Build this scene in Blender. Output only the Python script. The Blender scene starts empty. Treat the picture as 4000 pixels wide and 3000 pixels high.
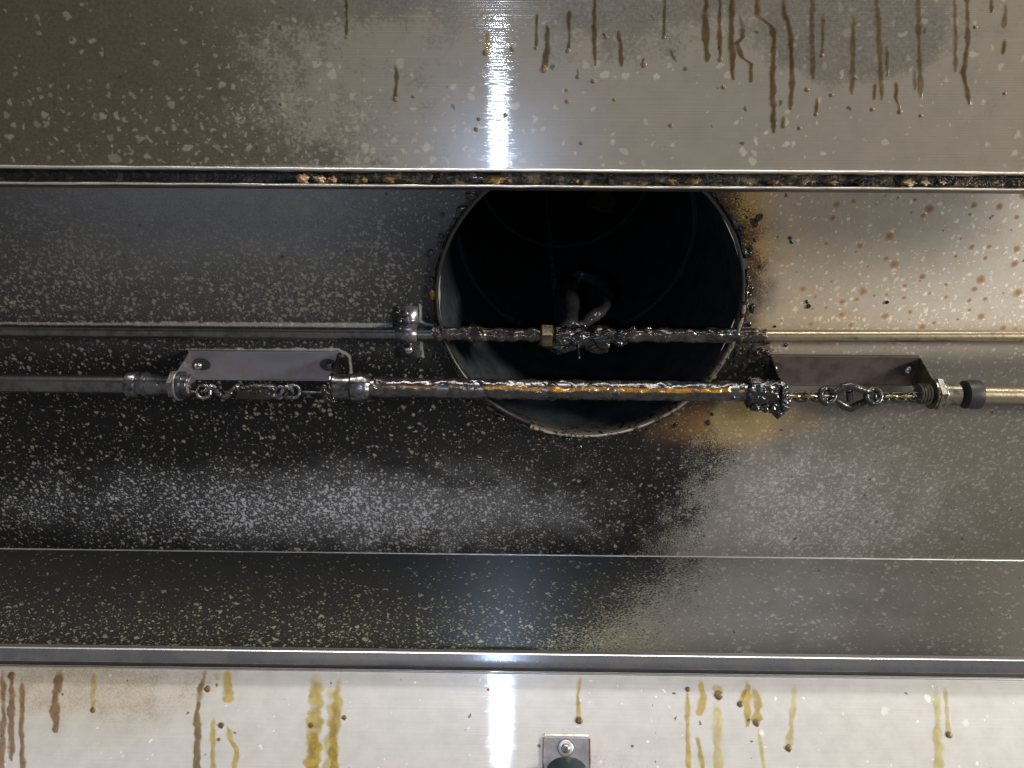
import bpy, bmesh, math, random
import numpy as np
from mathutils import Vector, Matrix, noise as mnoise

random.seed(7)
rng = np.random.default_rng(11)
SC = bpy.context.scene
COL = SC.collection

# ------------------------------------------------------------------ camera
CAM = Vector((0.0, 0.0, 1.45))
ELEV, YAW, ROLL, FPX = math.radians(60.0), 0.0105, 0.0092, 3000.0
_r = Vector((1, 0, 0))
_f = Vector((0, math.cos(ELEV), math.sin(ELEV)))
_u = Vector((0, -math.sin(ELEV), math.cos(ELEV)))
FWD = (_f * math.cos(YAW) - _r * math.sin(YAW)).normalized()
_r2 = (_r * math.cos(YAW) + _f * math.sin(YAW)).normalized()
RIGHT = (_r2 * math.cos(ROLL) + _u * math.sin(ROLL)).normalized()
UP = RIGHT.cross(FWD).normalized()
cd = bpy.data.cameras.new('camera')
cd.sensor_width = 36.0
cd.lens = 36.0 * FPX / 4000.0
cd.clip_start = 0.01
cd.clip_end = 200.0
cam = bpy.data.objects.new('camera', cd)
cam.matrix_world = Matrix(((RIGHT.x, UP.x, -FWD.x, CAM.x), (RIGHT.y, UP.y, -FWD.y, CAM.y),
                           (RIGHT.z, UP.z, -FWD.z, CAM.z), (0, 0, 0, 1)))
COL.objects.link(cam)
SC.camera = cam

# ------------------------------------------------------------------ light
world = bpy.data.worlds.new('World')
SC.world = world
world.use_nodes = True
bg = world.node_tree.nodes['Background']
bg.inputs['Color'].default_value = (1.0, 0.97, 0.93, 1)
bg.inputs['Strength'].default_value = 0.26


def lamp(name, kind, loc, target, energy, color, **kw):
    ld = bpy.data.lights.new(name, kind)
    ld.energy = energy
    ld.color = color
    for k, v in kw.items():
        setattr(ld, k, v)
    o = bpy.data.objects.new(name, ld)
    o.location = loc
    d = (Vector(target) - Vector(loc)).normalized()
    o.rotation_euler = d.to_track_quat('-Z', 'Y').to_euler()
    COL.objects.link(o)
    return o


# the phone's flash, a hand's breadth from the lens
lamp('phone_flash', 'SPOT', CAM - RIGHT * 0.032 - UP * 0.022, CAM + FWD, 3.8, (0.52, 0.68, 1.0),
     shadow_soft_size=0.006, spot_size=math.radians(105), spot_blend=0.9)
# kitchen ceiling tubes behind and to the right of the photographer
lamp('kitchen_tube_light', 'AREA', (1.6, -4.5, 2.75), (0.2, 0.3, 2.0), 190.0, (1.0, 0.96, 0.91),
     shape='RECTANGLE', size=3.0, size_y=1.5)
lamp('kitchen_tube_light', 'AREA', (-0.6, -3.8, 2.75), (0.0, 0.3, 2.0), 110.0, (1.0, 0.96, 0.91),
     shape='RECTANGLE', size=1.4, size_y=0.5)

# unseen warm fill added low on the right, aimed up into the hood
lamp('added_fill_light', 'AREA', (3.2, -0.7, 0.75), (0.15, 0.35, 2.1), 190.0, (1.0, 0.93, 0.83),
     shape='RECTANGLE', size=0.5, size_y=0.35)

vs = SC.view_settings
vs.view_transform = 'Standard'
vs.look = 'None'
vs.exposure = 0.0
vs.gamma = 1.0
vs.use_curve_mapping = False
SC.render.engine = 'CYCLES'
SC.cycles.max_bounces = 5
SC.cycles.transparent_max_bounces = 12
SC.cycles.sample_clamp_indirect = 6.0
SC.cycles.use_denoising = True


# ------------------------------------------------------------------ pixel -> place
def ray(px, py):
    return (FWD * FPX + RIGHT * (px - 2000) + UP * (1500 - py)).normalized()


def hit(px, py, p0, n):
    d = ray(px, py)
    return CAM + d * ((p0 - CAM).dot(n) / d.dot(n))


def atz(px, py, z):
    return hit(px, py, Vector((0, 0, z)), Vector((0, 0, 1)))


H = CAM.z + 0.705                       # underside of the plenum ceiling
ZN = Vector((0, 0, 1))
HOLE = atz(2300, 1182, H)
DUCT_R = 0.150

# cross-section of the hood, front (y small) to back (y large)
FOLD = atz(2000, 2166, H)               # ceiling meets plenum back wall
BACK_TILT = math.radians(41)             # back wall leans a little outward at its foot
_bn = Vector((0, math.cos(BACK_TILT), math.sin(BACK_TILT)))
BACK_LOW = hit(2000, 2562, FOLD, _bn)
RAIL_LO_TOP = Vector((0, BACK_LOW.y - 0.030, 0)) 
LOW_TILT = math.radians(41)             # lower wall panel leans out over the cook line
_ln = Vector((0, math.cos(LOW_TILT), math.sin(LOW_TILT)))
LOW_P = hit(2000, 2622, Vector((0, FOLD.y - 0.045, 0)), Vector((0, 1, 0)))
UPP = hit(2000, 662, Vector((0, 0, CAM.z + 0.52)), ZN)      # foot of the sloping upper panel
UP_SLOPE = math.radians(13)
_un = Vector((0, -math.sin(UP_SLOPE), -math.cos(UP_SLOPE)))


# ------------------------------------------------------------------ numpy noise
def vnoise(x, y, seed=0):
    r = np.random.default_rng(seed)
    tab = r.random((256, 256))
    xi, yi = np.floor(x).astype(int), np.floor(y).astype(int)
    fx, fy = x - xi, y - yi
    fx, fy = fx * fx * (3 - 2 * fx), fy * fy * (3 - 2 * fy)
    g = lambda a, b: tab[a % 256, b % 256]
    return (g(xi, yi) * (1 - fx) + g(xi + 1, yi) * fx) * (1 - fy) + (g(xi, yi + 1) * (1 - fx) + g(xi + 1, yi + 1) * fx) * fy


def fbm(x, y, seed=0, octs=4):
    a, t, w = 0, 0.5, 0
    for k in range(octs):
        a = a + t * vnoise(x * 2 ** k, y * 2 ** k, seed + k)
        w += t
        t *= 0.55
    return a / w


def sstep(e0, e1, x):
    t = np.clip((x - e0) / (e1 - e0), 0, 1)
    return t * t * (3 - 2 * t)


# ------------------------------------------------------------------ node helpers
class NT:
    def __init__(self, name):
        self.m = bpy.data.materials.new(name)
        self.m.use_nodes = True
        self.t = self.m.node_tree
        self.bsdf = self.t.nodes['Principled BSDF']
        self.out = self.t.nodes['Material Output']

    def n(self, typ, **kw):
        nd = self.t.nodes.new(typ)
        for k, v in kw.items():
            setattr(nd, k, v)
        return nd

    def link(self, a, b):
        if isinstance(a, bpy.types.NodeSocket):
            self.t.links.new(a, b)
        elif a is not None:
            if hasattr(b.default_value, '__len__') and not hasattr(a, '__len__'):
                b.default_value = (a, a, a, 1)[:len(b.default_value)]
            elif hasattr(a, '__len__') and len(b.default_value) == 4 and len(a) == 3:
                b.default_value = (*a, 1)
            else:
                b.default_value = a

    def math(self, op, a, b=None, c=None, clamp=False):
        nd = self.n('ShaderNodeMath', operation=op, use_clamp=clamp)
        for i, v in enumerate((a, b, c)):
            if v is not None:
                self.link(v, nd.inputs[i])
        return nd.outputs[0]

    def vec(self, op, a, b=None):
        nd = self.n('ShaderNodeVectorMath', operation=op)
        self.link(a, nd.inputs[0])
        if b is not None:
            self.link(b, nd.inputs[3] if op == 'SCALE' else nd.inputs[1])
        return nd.outputs[0]

    def mix(self, f, a, b, mode='MIX'):
        nd = self.n('ShaderNodeMix', data_type='RGBA', blend_type=mode)
        self.link(f, nd.inputs[0])
        self.link(a, nd.inputs[6])
        self.link(b, nd.inputs[7])
        return nd.outputs[2]

    def mixf(self, f, a, b):
        nd = self.n('ShaderNodeMix', data_type='FLOAT')
        self.link(f, nd.inputs[0])
        self.link(a, nd.inputs[2])
        self.link(b, nd.inputs[3])
        return nd.outputs[0]

    def smooth(self, x, lo, hi, a=0.0, b=1.0):
        nd = self.n('ShaderNodeMapRange', interpolation_type='SMOOTHSTEP')
        for i, v in enumerate((x, lo, hi, a, b)):
            self.link(v, nd.inputs[i])
        return nd.outputs[0]

    def noise(self, vec, scale, detail=3, rough=0.55):
        nd = self.n('ShaderNodeTexNoise')
        self.link(vec, nd.inputs['Vector'])
        nd.inputs['Scale'].default_value = scale
        nd.inputs['Detail'].default_value = detail
        nd.inputs['Roughness'].default_value = rough
        return nd.outputs['Fac']

    def noisec(self, vec, scale, detail=2):
        nd = self.n('ShaderNodeTexNoise')
        self.link(vec, nd.inputs['Vector'])
        nd.inputs['Scale'].default_value = scale
        nd.inputs['Detail'].default_value = detail
        return nd.outputs['Color']

    def voro(self, vec, scale):
        nd = self.n('ShaderNodeTexVoronoi', voronoi_dimensions='2D')
        self.link(vec, nd.inputs['Vector'])
        nd.inputs['Scale'].default_value = scale
        return nd.outputs['Distance'], nd.outputs['Color']

    def sep(self, c):
        nd = self.n('ShaderNodeSeparateColor')
        self.link(c, nd.inputs[0])
        return nd.outputs[0], nd.outputs[1], nd.outputs[2]

    def mapping(self, vec, scale):
        nd = self.n('ShaderNodeMapping')
        self.link(vec, nd.inputs[0])
        nd.inputs['Scale'].default_value = scale
        return nd.outputs[0]

    def rot(self, vec, ang, scale):
        nd = self.n('ShaderNodeMapping')
        self.link(vec, nd.inputs[0])
        nd.inputs['Rotation'].default_value = (0, 0, ang)
        nd.inputs['Scale'].default_value = scale
        return nd.outputs[0]

    def bump(self, h, strength, dist, normal=None):
        nd = self.n('ShaderNodeBump')
        nd.inputs['Strength'].default_value = strength
        nd.inputs['Distance'].default_value = dist
        self.link(h, nd.inputs['Height'])
        if normal is not None:
            self.link(normal, nd.inputs['Normal'])
        return nd.outputs[0]

    def set(self, **kw):
        for k, v in kw.items():
            self.link(v, self.bsdf.inputs[k.replace('_', ' ')])


def panel_material(name, spot_scale=95.0, fine_scale=230.0, spot_stretch=(1, 1, 1), spot_angle=0.0, stip_scale=420.0,
                   aniso=0.75, rough=0.30, metallic=0.9, film_rough=0.36, brush=0.5, tangent=(0, 1, 0), stip_amp=1.55, bump=0.22, mott_amp=0.5, grain_bump=0.0, sheen=0.0, film_spec=0.22):
    """Brushed stainless under a film of cooking grease.  Attributes painted per vertex (amounts of dirt, and some light and shade in the ceiling colours):
       base_col, film_col, mask = (film cover, pale-spot density, fine-spot density), mask2 = (rust, haze, coat)"""
    N = NT(name)
    uv = N.n('ShaderNodeUVMap', uv_map='st').outputs[0]
    A = lambda nm: N.n('ShaderNodeAttribute', attribute_name=nm).outputs['Color']
    base, filmc = A('base_col'), A('film_col')
    film, dens, fdens = N.sep(A('mask'))
    rust, haze, coat = N.sep(A('mask2'))
    wob = N.vec('SCALE', N.vec('SUBTRACT', N.noisec(uv, 160, 3), (0.5, 0.5, 0.5)), 0.0085)
    wuv = N.vec('ADD', uv, wob)
    suv = N.rot(wuv, spot_angle, spot_stretch)
    stip = N.noise(N.rot(uv, spot_angle, spot_stretch), stip_scale, 4, 0.65)
    blot = N.noise(uv, 22, 4, 0.6)
    # pale spots where splashes lifted the film
    d1, c1 = N.voro(suv, spot_scale)
    r1, g1, b1 = N.sep(c1)
    rad1 = N.math('MULTIPLY_ADD', N.math('POWER', g1, 2.0), 0.32, 0.09)
    s1 = N.math('MULTIPLY', N.smooth(N.math('SUBTRACT', rad1, d1), N.math('MULTIPLY_ADD', b1, -0.10, -0.02), N.math('MULTIPLY_ADD', b1, 0.10, 0.05)), N.smooth(N.math('SUBTRACT', dens, r1), -0.01, 0.03))
    fl = N.noise(suv, spot_scale * 1.25, 2, 0.5)
    s1 = N.math('MAXIMUM', s1, N.smooth(N.math('SUBTRACT', fl, N.math('MULTIPLY_ADD', dens, -0.28, 0.83)), -0.01, 0.045))
    d2, c2 = N.voro(suv, fine_scale)
    r2, g2, b2 = N.sep(c2)
    rad2 = N.math('MULTIPLY_ADD', N.math('POWER', g2, 1.8), 0.26, 0.10)
    s2 = N.math('MULTIPLY', N.smooth(N.math('SUBTRACT', rad2, d2), -0.03, 0.06), N.smooth(N.math('SUBTRACT', fdens, r2), -0.01, 0.03))
    spots = N.math('MAXIMUM', N.math('MULTIPLY', s1, N.math('MULTIPLY_ADD', b1, 0.5, 0.5)), N.math('MULTIPLY', s2, N.math('MULTIPLY_ADD', b2, 0.55, 0.45)))
    mott = N.noise(uv, 60, 5, 0.65)
    # film edge breaks up into stipple
    cov = N.math('ADD', film, N.math('MULTIPLY', N.math('SUBTRACT', stip, 0.5), stip_amp))
    cov = N.math('ADD', cov, N.math('MULTIPLY_ADD', N.math('SUBTRACT', blot, 0.5), 0.25, N.math('MULTIPLY', N.math('SUBTRACT', mott, 0.5), mott_amp)))
    cov = N.smooth(cov, 0.38, 0.66)
    # haze: thin see-through cloudiness, not a hard film
    cov = N.math('MULTIPLY', cov, N.math('SUBTRACT', 1.0, N.math('MULTIPLY', haze, N.math('MULTIPLY_ADD', stip, 0.9, 0.25), clamp=True)), clamp=True)
    cov2 = N.math('MULTIPLY', cov, N.math('SUBTRACT', 1.0, spots), clamp=True)
    grain = N.noise(N.mapping(uv, (5, 620, 1)), 1.0, 4, 0.6)
    bcol = N.mix(N.math('MULTIPLY', N.smooth(mott, 0.3, 0.75), 0.34), base, N.vec('SCALE', base, 0.62))
    bcol = N.mix(N.math('MULTIPLY', grain, 0.22 * brush), bcol, (0.25, 0.24, 0.22))
    bcol = N.mix(N.math('MULTIPLY', spots, N.math('SUBTRACT', 1.0, film)), bcol, N.vec('SCALE', bcol, 1.9))
    fcol = N.mix(N.smooth(mott, 0.35, 0.7, 0.0, 0.3), filmc, N.vec('SCALE', filmc, 0.55))
    fcol = N.vec('SCALE', fcol, N.math('MULTIPLY_ADD', stip, 1.5, 0.3))
    col = N.mix(cov2, bcol, fcol)
    # dark flecks
    d3, c3 = N.voro(wuv, 46.0)
    r3, g3, b3 = N.sep(c3)
    fleck = N.math('MULTIPLY', N.smooth(N.math('SUBTRACT', N.math('MULTIPLY', g3, 0.085), d3), -0.012, 0.02), N.math('LESS_THAN', r3, 0.20))
    col = N.mix(N.math('MULTIPLY', fleck, 0.75), col, (0.03, 0.025, 0.02))
    # rust blisters
    d4, c4 = N.voro(N.vec('ADD', uv, N.vec('SCALE', wob, 0.35)), 72.0)
    r4, g4, b4 = N.sep(c4)
    rr = N.math('MULTIPLY_ADD', N.math('POWER', g4, 1.8), 0.28, 0.11)
    rm = N.math('LESS_THAN', r4, rust)
    halo = N.math('MULTIPLY', N.smooth(d4, 0.0, N.math('MULTIPLY', rr, 1.25), 1.0, 0.0), rm)
    core = N.math('MULTIPLY', N.smooth(d4, 0.0, N.math('MULTIPLY', rr, 0.75), 1.0, 0.0), rm)
    col = N.mix(N.math('MULTIPLY', N.smooth(halo, 0.0, 0.5), 0.75), col, (0.40, 0.25, 0.12))
    col = N.mix(N.math('MULTIPLY', core, 0.75), col, (0.27, 0.10, 0.035))
    dirt = N.math('MAXIMUM', cov2, N.math('MAXIMUM', halo, fleck))
    dark = N.math('MULTIPLY', cov2, coat)
    met = N.mixf(dark, N.mixf(halo, metallic, 0.2), 0.12)
    rgh = N.mixf(cov2, N.math('MULTIPLY_ADD', mott, rough * 0.5, rough * 0.75), N.math('MULTIPLY_ADD', stip, 0.22, film_rough - 0.1))
    h = N.math('ADD', N.math('MULTIPLY', grain, 0.25), N.math('MULTIPLY', stip, 0.7))
    nb = N.bump(h, bump, 0.0008)
    if grain_bump:
        nb = N.bump(N.noise(N.mapping(uv, (7, 1500, 1)), 1.0, 2, 0.5), grain_bump, 0.0002, nb)
    N.set(Specular_IOR_Level=N.mixf(dark, 0.5, film_spec))
    N.set(Base_Color=col, Metallic=met, Roughness=rgh, Normal=nb)
    N.set(Anisotropic=N.mixf(dirt, aniso, aniso * 0.7))
    if sheen:
        N.set(Coat_Weight=sheen, Coat_Roughness=0.30, Coat_IOR=1.5)
    tg = N.n('ShaderNodeCombineXYZ')
    for i in range(3):
        tg.inputs[i].default_value = tangent[i]
    N.link(tg.outputs[0], N.bsdf.inputs['Tangent'])
    return N.m


def simple(name, col, metallic=0.0, rough=0.4, bump=0.15, scale=300.0, var=0.35, col2=None, patch=40.0, lo=0.4, hi=0.65, coat=0.0, dist=0.0006, rough_var=0.2):
    N = NT(name)
    co = N.n('ShaderNodeTexCoord').outputs['Object']
    geo = N.n('ShaderNodeNewGeometry').outputs['Position']
    a = N.noise(geo, patch, 5, 0.65)
    b = N.noise(geo, scale, 4, 0.6)
    c2 = col2 if col2 is not None else tuple(v * (1 - var) for v in col)
    c = N.mix(N.smooth(a, lo, hi), col, c2)
    N.set(Base_Color=c, Metallic=metallic, Roughness=N.math('MULTIPLY_ADD', a, rough_var, rough - rough_var / 2), Normal=N.bump(N.math('ADD', b, N.math('MULTIPLY', a, 0.6)), bump, dist))
    if coat:
        N.set(Coat_Weight=coat, Coat_Roughness=0.08)
    return N.m


M = {}
M['grease'] = simple('black_wet_grease', (0.007, 0.0065, 0.006), 0, 0.16, 0.40, 280, 0.4, coat=0.4, dist=0.0018, rough_var=0.08)
M['soot'] = simple('dry_soot', (0.004, 0.004, 0.005), 0, 0.7, 0.4, 140, 0.4)
M['amber_grease'] = simple('amber_wet_grease', (0.018, 0.014, 0.010), 0, 0.11, 0.6, 210, 0.4, col2=(0.30, 0.13, 0.012), patch=55, lo=0.50, hi=0.60, coat=0.5, dist=0.002, rough_var=0.1)
M['pipe_dark'] = simple('tarnished_chrome_pipe', (0.18, 0.178, 0.185), 1.0, 0.30, 0.2, 420, 0.4, patch=90)
M['pipe_gold'] = simple('varnished_chrome_pipe', (0.43, 0.37, 0.26), 1.0, 0.30, 0.3, 420, 0.3, col2=(0.26, 0.20, 0.13), patch=110, lo=0.52, hi=0.7)
M['bracket'] = simple('blued_steel', (0.26, 0.265, 0.315), 0.8, 0.38, 0.1, 380, 0.3, col2=(0.25, 0.21, 0.205), patch=38, lo=0.45, hi=0.7)
M['strap'] = simple('greased_strap', (0.13, 0.13, 0.145), 0.6, 0.26, 0.2, 300, 0.4, col2=(0.05, 0.05, 0.055), patch=110, coat=0.2)
M['bracket_brown'] = simple('browned_steel', (0.15, 0.118, 0.105), 0.75, 0.42, 0.12, 420, 0.3, col2=(0.10, 0.075, 0.065), patch=60)
M['fitting'] = simple('zinc_fitting_under_grease', (0.13, 0.13, 0.14), 0.85, 0.28, 0.3, 240, 0.5, col2=(0.03, 0.03, 0.03), patch=120, coat=0.3)
M['fitting_olive'] = simple('olive_greased_fitting', (0.20, 0.19, 0.14), 0.8, 0.32, 0.4, 300, 0.5, col2=(0.07, 0.065, 0.045), patch=160, coat=0.4)
M['dark_nut'] = simple('dark_fitting', (0.042, 0.039, 0.041), 0.5, 0.42, 0.2, 320, 0.3)
M['nozzle'] = simple('sooty_nozzle', (0.022, 0.022, 0.024), 0.0, 0.17, 0.6, 150, 0.4, coat=0.5, dist=0.003)
M['brass'] = simple('greased_brass', (0.085, 0.06, 0.018), 0.3, 0.26, 0.3, 300, 0.4, col2=(0.02, 0.016, 0.010), patch=120, coat=0.4)
M['screw'] = simple('bright_screw_steel', (0.62, 0.60, 0.58), 1.0, 0.22, 0.1, 500, 0.3)
M['chain_dark'] = simple('oily_black_chain', (0.018, 0.017, 0.016), 0.0, 0.24, 0.4, 500, 0.4)
M['wet_hook'] = simple('grease_wet_hook', (0.22, 0.22, 0.24), 0.8, 0.20, 0.5, 260, 0.4, col2=(0.02, 0.02, 0.02), patch=160, coat=0.4, dist=0.0015)
M['chain_brass'] = simple('oily_brass_chain', (0.42, 0.30, 0.13), 0.9, 0.28, 0.3, 500, 0.4, col2=(0.04, 0.035, 0.03), patch=230, lo=0.45, hi=0.55, coat=0.3)
M['red_bulb'] = simple('dark_red_glass', (0.022, 0.005, 0.008), 0, 0.08, 0.1, 300, 0.3, coat=0.6)
M['duct_in'] = simple('sooty_duct_steel', (0.022, 0.025, 0.031), 0.0, 0.82, 0.5, 140, 0.5, patch=35, dist=0.002, rough_var=0.25)
M['duct_in'].node_tree.nodes['Principled BSDF'].inputs['Specular IOR Level'].default_value = 0.14
M['collar'] = simple('collar_edge_steel', (0.52, 0.47, 0.38), 0.95, 0.34, 0.3, 300, 0.5, col2=(0.07, 0.055, 0.035), patch=130, lo=0.5, hi=0.6)
M['collar_dark'] = simple('collar_edge_grease', (0.014, 0.013, 0.012), 0.0, 0.36, 0.5, 300, 0.5, coat=0.5, patch=130, col2=(0.07, 0.05, 0.025), lo=0.60, hi=0.68)
M['rail'] = simple('clean_rail_steel', (0.40, 0.40, 0.42), 1.0, 0.26, 0.06, 300, 0.2, col2=(0.30, 0.31, 0.35), patch=45)
_b = M['rail'].node_tree.nodes['Principled BSDF']
_b.inputs['Anisotropic'].default_value = 0.95
_t = M['rail'].node_tree.nodes.new('ShaderNodeCombineXYZ')
_t.inputs[1].default_value, _t.inputs[2].default_value = 0.5, -0.85
M['rail'].node_tree.links.new(_t.outputs[0], _b.inputs['Tangent'])
M['rail_edge'] = simple('rail_edge_steel', (0.72, 0.71, 0.70), 1.0, 0.36, 0.1, 400, 0.2)
M['rail_dark'] = simple('rail_underside_shade', (0.07, 0.065, 0.065), 0.7, 0.45, 0.1, 300, 0.3)  # shade under the rails put into the steel's colour
M['lip'] = simple('worn_lip_steel', (0.58, 0.55, 0.50), 0.95, 0.40, 0.3, 500, 0.35, patch=120, lo=0.5, hi=0.75)
M['sludge'] = simple('rail_sludge', (0.028, 0.022, 0.017), 0.1, 0.24, 0.9, 240, 0.5, col2=(0.27, 0.19, 0.085), patch=130, lo=0.49, hi=0.68, coat=0.15, dist=0.003)
M['soot_sludge'] = simple('sooty_channel', (0.022, 0.021, 0.018), 0.2, 0.42, 0.8, 240, 0.5, col2=(0.07, 0.065, 0.05), patch=140, lo=0.5, hi=0.68, dist=0.002)
M['seam_grey'] = simple('grey_seam', (0.20, 0.20, 0.20), 0.2, 0.35, 0.6, 150, 0.8, patch=60, lo=0.42, hi=0.6)
M['flake'] = simple('dried_grease_flake', (0.55, 0.42, 0.24), 0.0, 0.35, 0.8, 240, 0.4, col2=(0.25, 0.10, 0.02), patch=150, coat=0.4, dist=0.003)
M['clip'] = simple('clip_plate_steel', (0.36, 0.34, 0.32), 0.9, 0.40, 0.1, 420, 0.25, col2=(0.27, 0.24, 0.22), patch=80)
M['clip_green'] = simple('clip_handle_green', (0.035, 0.055, 0.055), 0.6, 0.32, 0.1, 100, 0.3, col2=(0.07, 0.095, 0.09), patch=60)
M['rust'] = simple('rust_edge', (0.20, 0.09, 0.05), 0.2, 0.6, 0.3, 500, 0.4)
M['room_steel'] = simple('hood_outer_steel', (0.40, 0.38, 0.36), 0.9, 0.4, 0.05, 300, 0.2)


def coat_material(name, dark, amber, lo, hi):
    """thick wet grease; its amber glint is painted in along the room-facing side"""
    N = NT(name)
    g = N.n('ShaderNodeNewGeometry')
    pos = g.outputs['Position']
    att = N.n('ShaderNodeAttribute', attribute_name='thin').outputs['Fac']  # weight of the painted glint
    a = N.noise(pos, 130, 4, 0.6)
    b = N.noise(N.mapping(pos, (40, 190, 190)), 1.0, 3, 0.6)
    f = N.smooth(N.math('ADD', att, N.math('MULTIPLY', N.math('SUBTRACT', b, 0.5), 0.9)), lo, hi)
    c = N.mix(f, N.mix(N.smooth(a, 0.4, 0.7), dark, tuple(v * 2.2 for v in dark)), N.mix(N.smooth(a, 0.35, 0.65), amber, (amber[0] * 0.5, amber[1] * 0.35, amber[2] * 0.3)))
    N.set(Base_Color=c, Metallic=N.math('MULTIPLY', f, 0.75), Roughness=N.mixf(f, 0.19, 0.24), Specular_IOR_Level=0.7, Coat_Weight=0.35, Coat_Roughness=0.12,
          Normal=N.bump(N.noise(pos, 240, 3, 0.55), 0.5, 0.0016))
    return N.m


M['coat_pipe'] = coat_material('pipe_grease_coat', (0.012, 0.011, 0.009), (0.10, 0.06, 0.02), 0.85, 1.05)
M['coat_conduit'] = coat_material('conduit_grease_coat', (0.012, 0.011, 0.010), (0.58, 0.31, 0.045), 0.64, 0.92)


def drip_material(name, tint, gloss=0.10, body=None, bodyf=0.0):
    """A thin run of set grease: tints what lies behind it and carries a soft gloss."""
    N = NT(name)
    geo = N.n('ShaderNodeNewGeometry').outputs['Position']
    a = N.noise(geo, 90, 4, 0.6)
    tr = N.n('ShaderNodeBsdfTransparent')
    th = N.n('ShaderNodeAttribute', attribute_name='thick').outputs['Fac']
    ff = N.smooth(N.math('ADD', th, N.math('MULTIPLY', N.math('SUBTRACT', a, 0.5), 0.9)), 0.0, 0.45)
    N.link(N.mix(ff, (1, 1, 1), N.mix(N.smooth(a, 0.35, 0.7), tint, tuple(min(1, t * 1.25) for t in tint))), tr.inputs[0])
    p = N.bsdf
    N.set(Base_Color=body if body is not None else tuple(t * 0.5 for t in tint), Roughness=0.30, Normal=N.bump(N.noise(geo, 320, 4, 0.6), 0.12, 0.0005))
    mx = N.n('ShaderNodeMixShader')
    fr = N.n('ShaderNodeFresnel')
    fr.inputs[0].default_value = 1.45
    N.link(N.math('MULTIPLY', ff, N.math('ADD', N.math('MULTIPLY', fr.outputs[0], 0.8), bodyf, clamp=True)), mx.inputs[0])
    N.t.links.new(tr.outputs[0], mx.inputs[1])
    N.t.links.new(p.outputs[0], mx.inputs[2])
    N.t.links.new(mx.outputs[0], N.out.inputs['Surface'])
    return N.m


M['drip_brown'] = drip_material('brown_grease_run', (0.55, 0.485, 0.37), body=(0.12, 0.10, 0.065), bodyf=0.02)
M['drip_faint'] = drip_material('faint_grease_run', (0.66, 0.61, 0.52), body=(0.12, 0.10, 0.07), bodyf=0.01)
M['drip_amber'] = drip_material('amber_grease_run', (0.78, 0.70, 0.45), body=(0.36, 0.29, 0.12), bodyf=0.05)
M['drip_pale'] = drip_material('pale_amber_grease_run', (0.88, 0.82, 0.62), body=(0.40, 0.33, 0.18), bodyf=0.08)
M['drip_dark'] = drip_material('dark_brown_grease_run', (0.60, 0.50, 0.41), body=(0.2, 0.15, 0.11), bodyf=0.05)
M['bead_amber'] = simple('amber_bead', (0.10, 0.055, 0.014), 0, 0.42, 0.1, 300, 0.3, col2=(0.17, 0.10, 0.025), patch=200, coat=0.0)


# ------------------------------------------------------------------ object helpers
def link(name, me, mat=None, parent=None):
    o = bpy.data.objects.new(name, me)
    COL.objects.link(o)
    if mat is not None:
        me.materials.append(M[mat] if isinstance(mat, str) else mat)
    if parent is not None:
        o.parent = parent
        o.matrix_parent_inverse = parent.matrix_world.inverted()
    return o


def tag(o, label=None, cat=None, group=None, kind=None):
    for k, v in (('label', label), ('category', cat), ('group', group), ('kind', kind)):
        if v:
            o[k] = v
    return o


def thing(name, label, cat, loc, group=None):
    o = bpy.data.objects.new(name, None)
    o.empty_display_size = 0.02
    o.location = loc
    o.matrix_world = Matrix.Translation(loc)
    COL.objects.link(o)
    return tag(o, label, cat, group)


def from_bm(name, bm, mat, parent=None, smooth=True):
    me = bpy.data.meshes.new(name)
    bmesh.ops.recalc_face_normals(bm, faces=bm.faces[:])
    bm.to_mesh(me)
    bm.free()
    if smooth:
        for p in me.polygons:
            p.use_smooth = True
    return link(name, me, mat, parent)


def sharpen(o, ang=35):
    me = o.data
    me.set_sharp_from_angle(angle=math.radians(ang))
    return o


def sweep_bm(bm, pts, radii, seg=20, cap=True, amp=0.0, freq=90.0, seed=0.0, thin=None, amp_fn=None):
    pts = [Vector(p) for p in pts]
    n = len(pts)
    rings = []
    prev = None
    lay = bm.verts.layers.float.new('thin') if thin else None  # per-vertex weight of the painted glint
    for i, p in enumerate(pts):
        a = pts[max(i - 1, 0)]
        b = pts[min(i + 1, n - 1)]
        if (b - a).length < 1e-9:
            b = b + (pts[-1] - pts[0]).normalized() * 1e-4
        t = (b - a).normalized()
        if prev is None:
            u = t.orthogonal().normalized()
        else:
            u = (prev - t * prev.dot(t)).normalized()
        prev = u
        v = t.cross(u)
        ring = []
        for k in range(seg):
            an = 2 * math.pi * k / seg
            d = u * math.cos(an) + v * math.sin(an)
            r = radii[i]
            q = p + d * r
            if amp:
                am = amp * (amp_fn(p, d) if amp_fn else 1.0)
                nz = mnoise.fractal(q * freq + Vector((seed, seed * 1.7, -seed)), 0.8, 2.1, 4)
                nz = nz * (0.45 + 0.9 * abs(mnoise.noise(p * 38 + Vector((seed, 0, 3)))) * 2)
                q = p + d * max(r * 0.35, r + am * (nz * 0.9 + 0.25))
            vv = bm.verts.new(q)
            if thin:
                vv[lay] = thin(d, q)
            ring.append(vv)
        rings.append(ring)
    for i in range(n - 1):
        for k in range(seg):
            bm.faces.new((rings[i][k], rings[i][(k + 1) % seg], rings[i + 1][(k + 1) % seg], rings[i + 1][k]))
    if cap:
        bm.faces.new(rings[0][::-1])
        bm.faces.new(rings[-1])
    return bm


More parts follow.
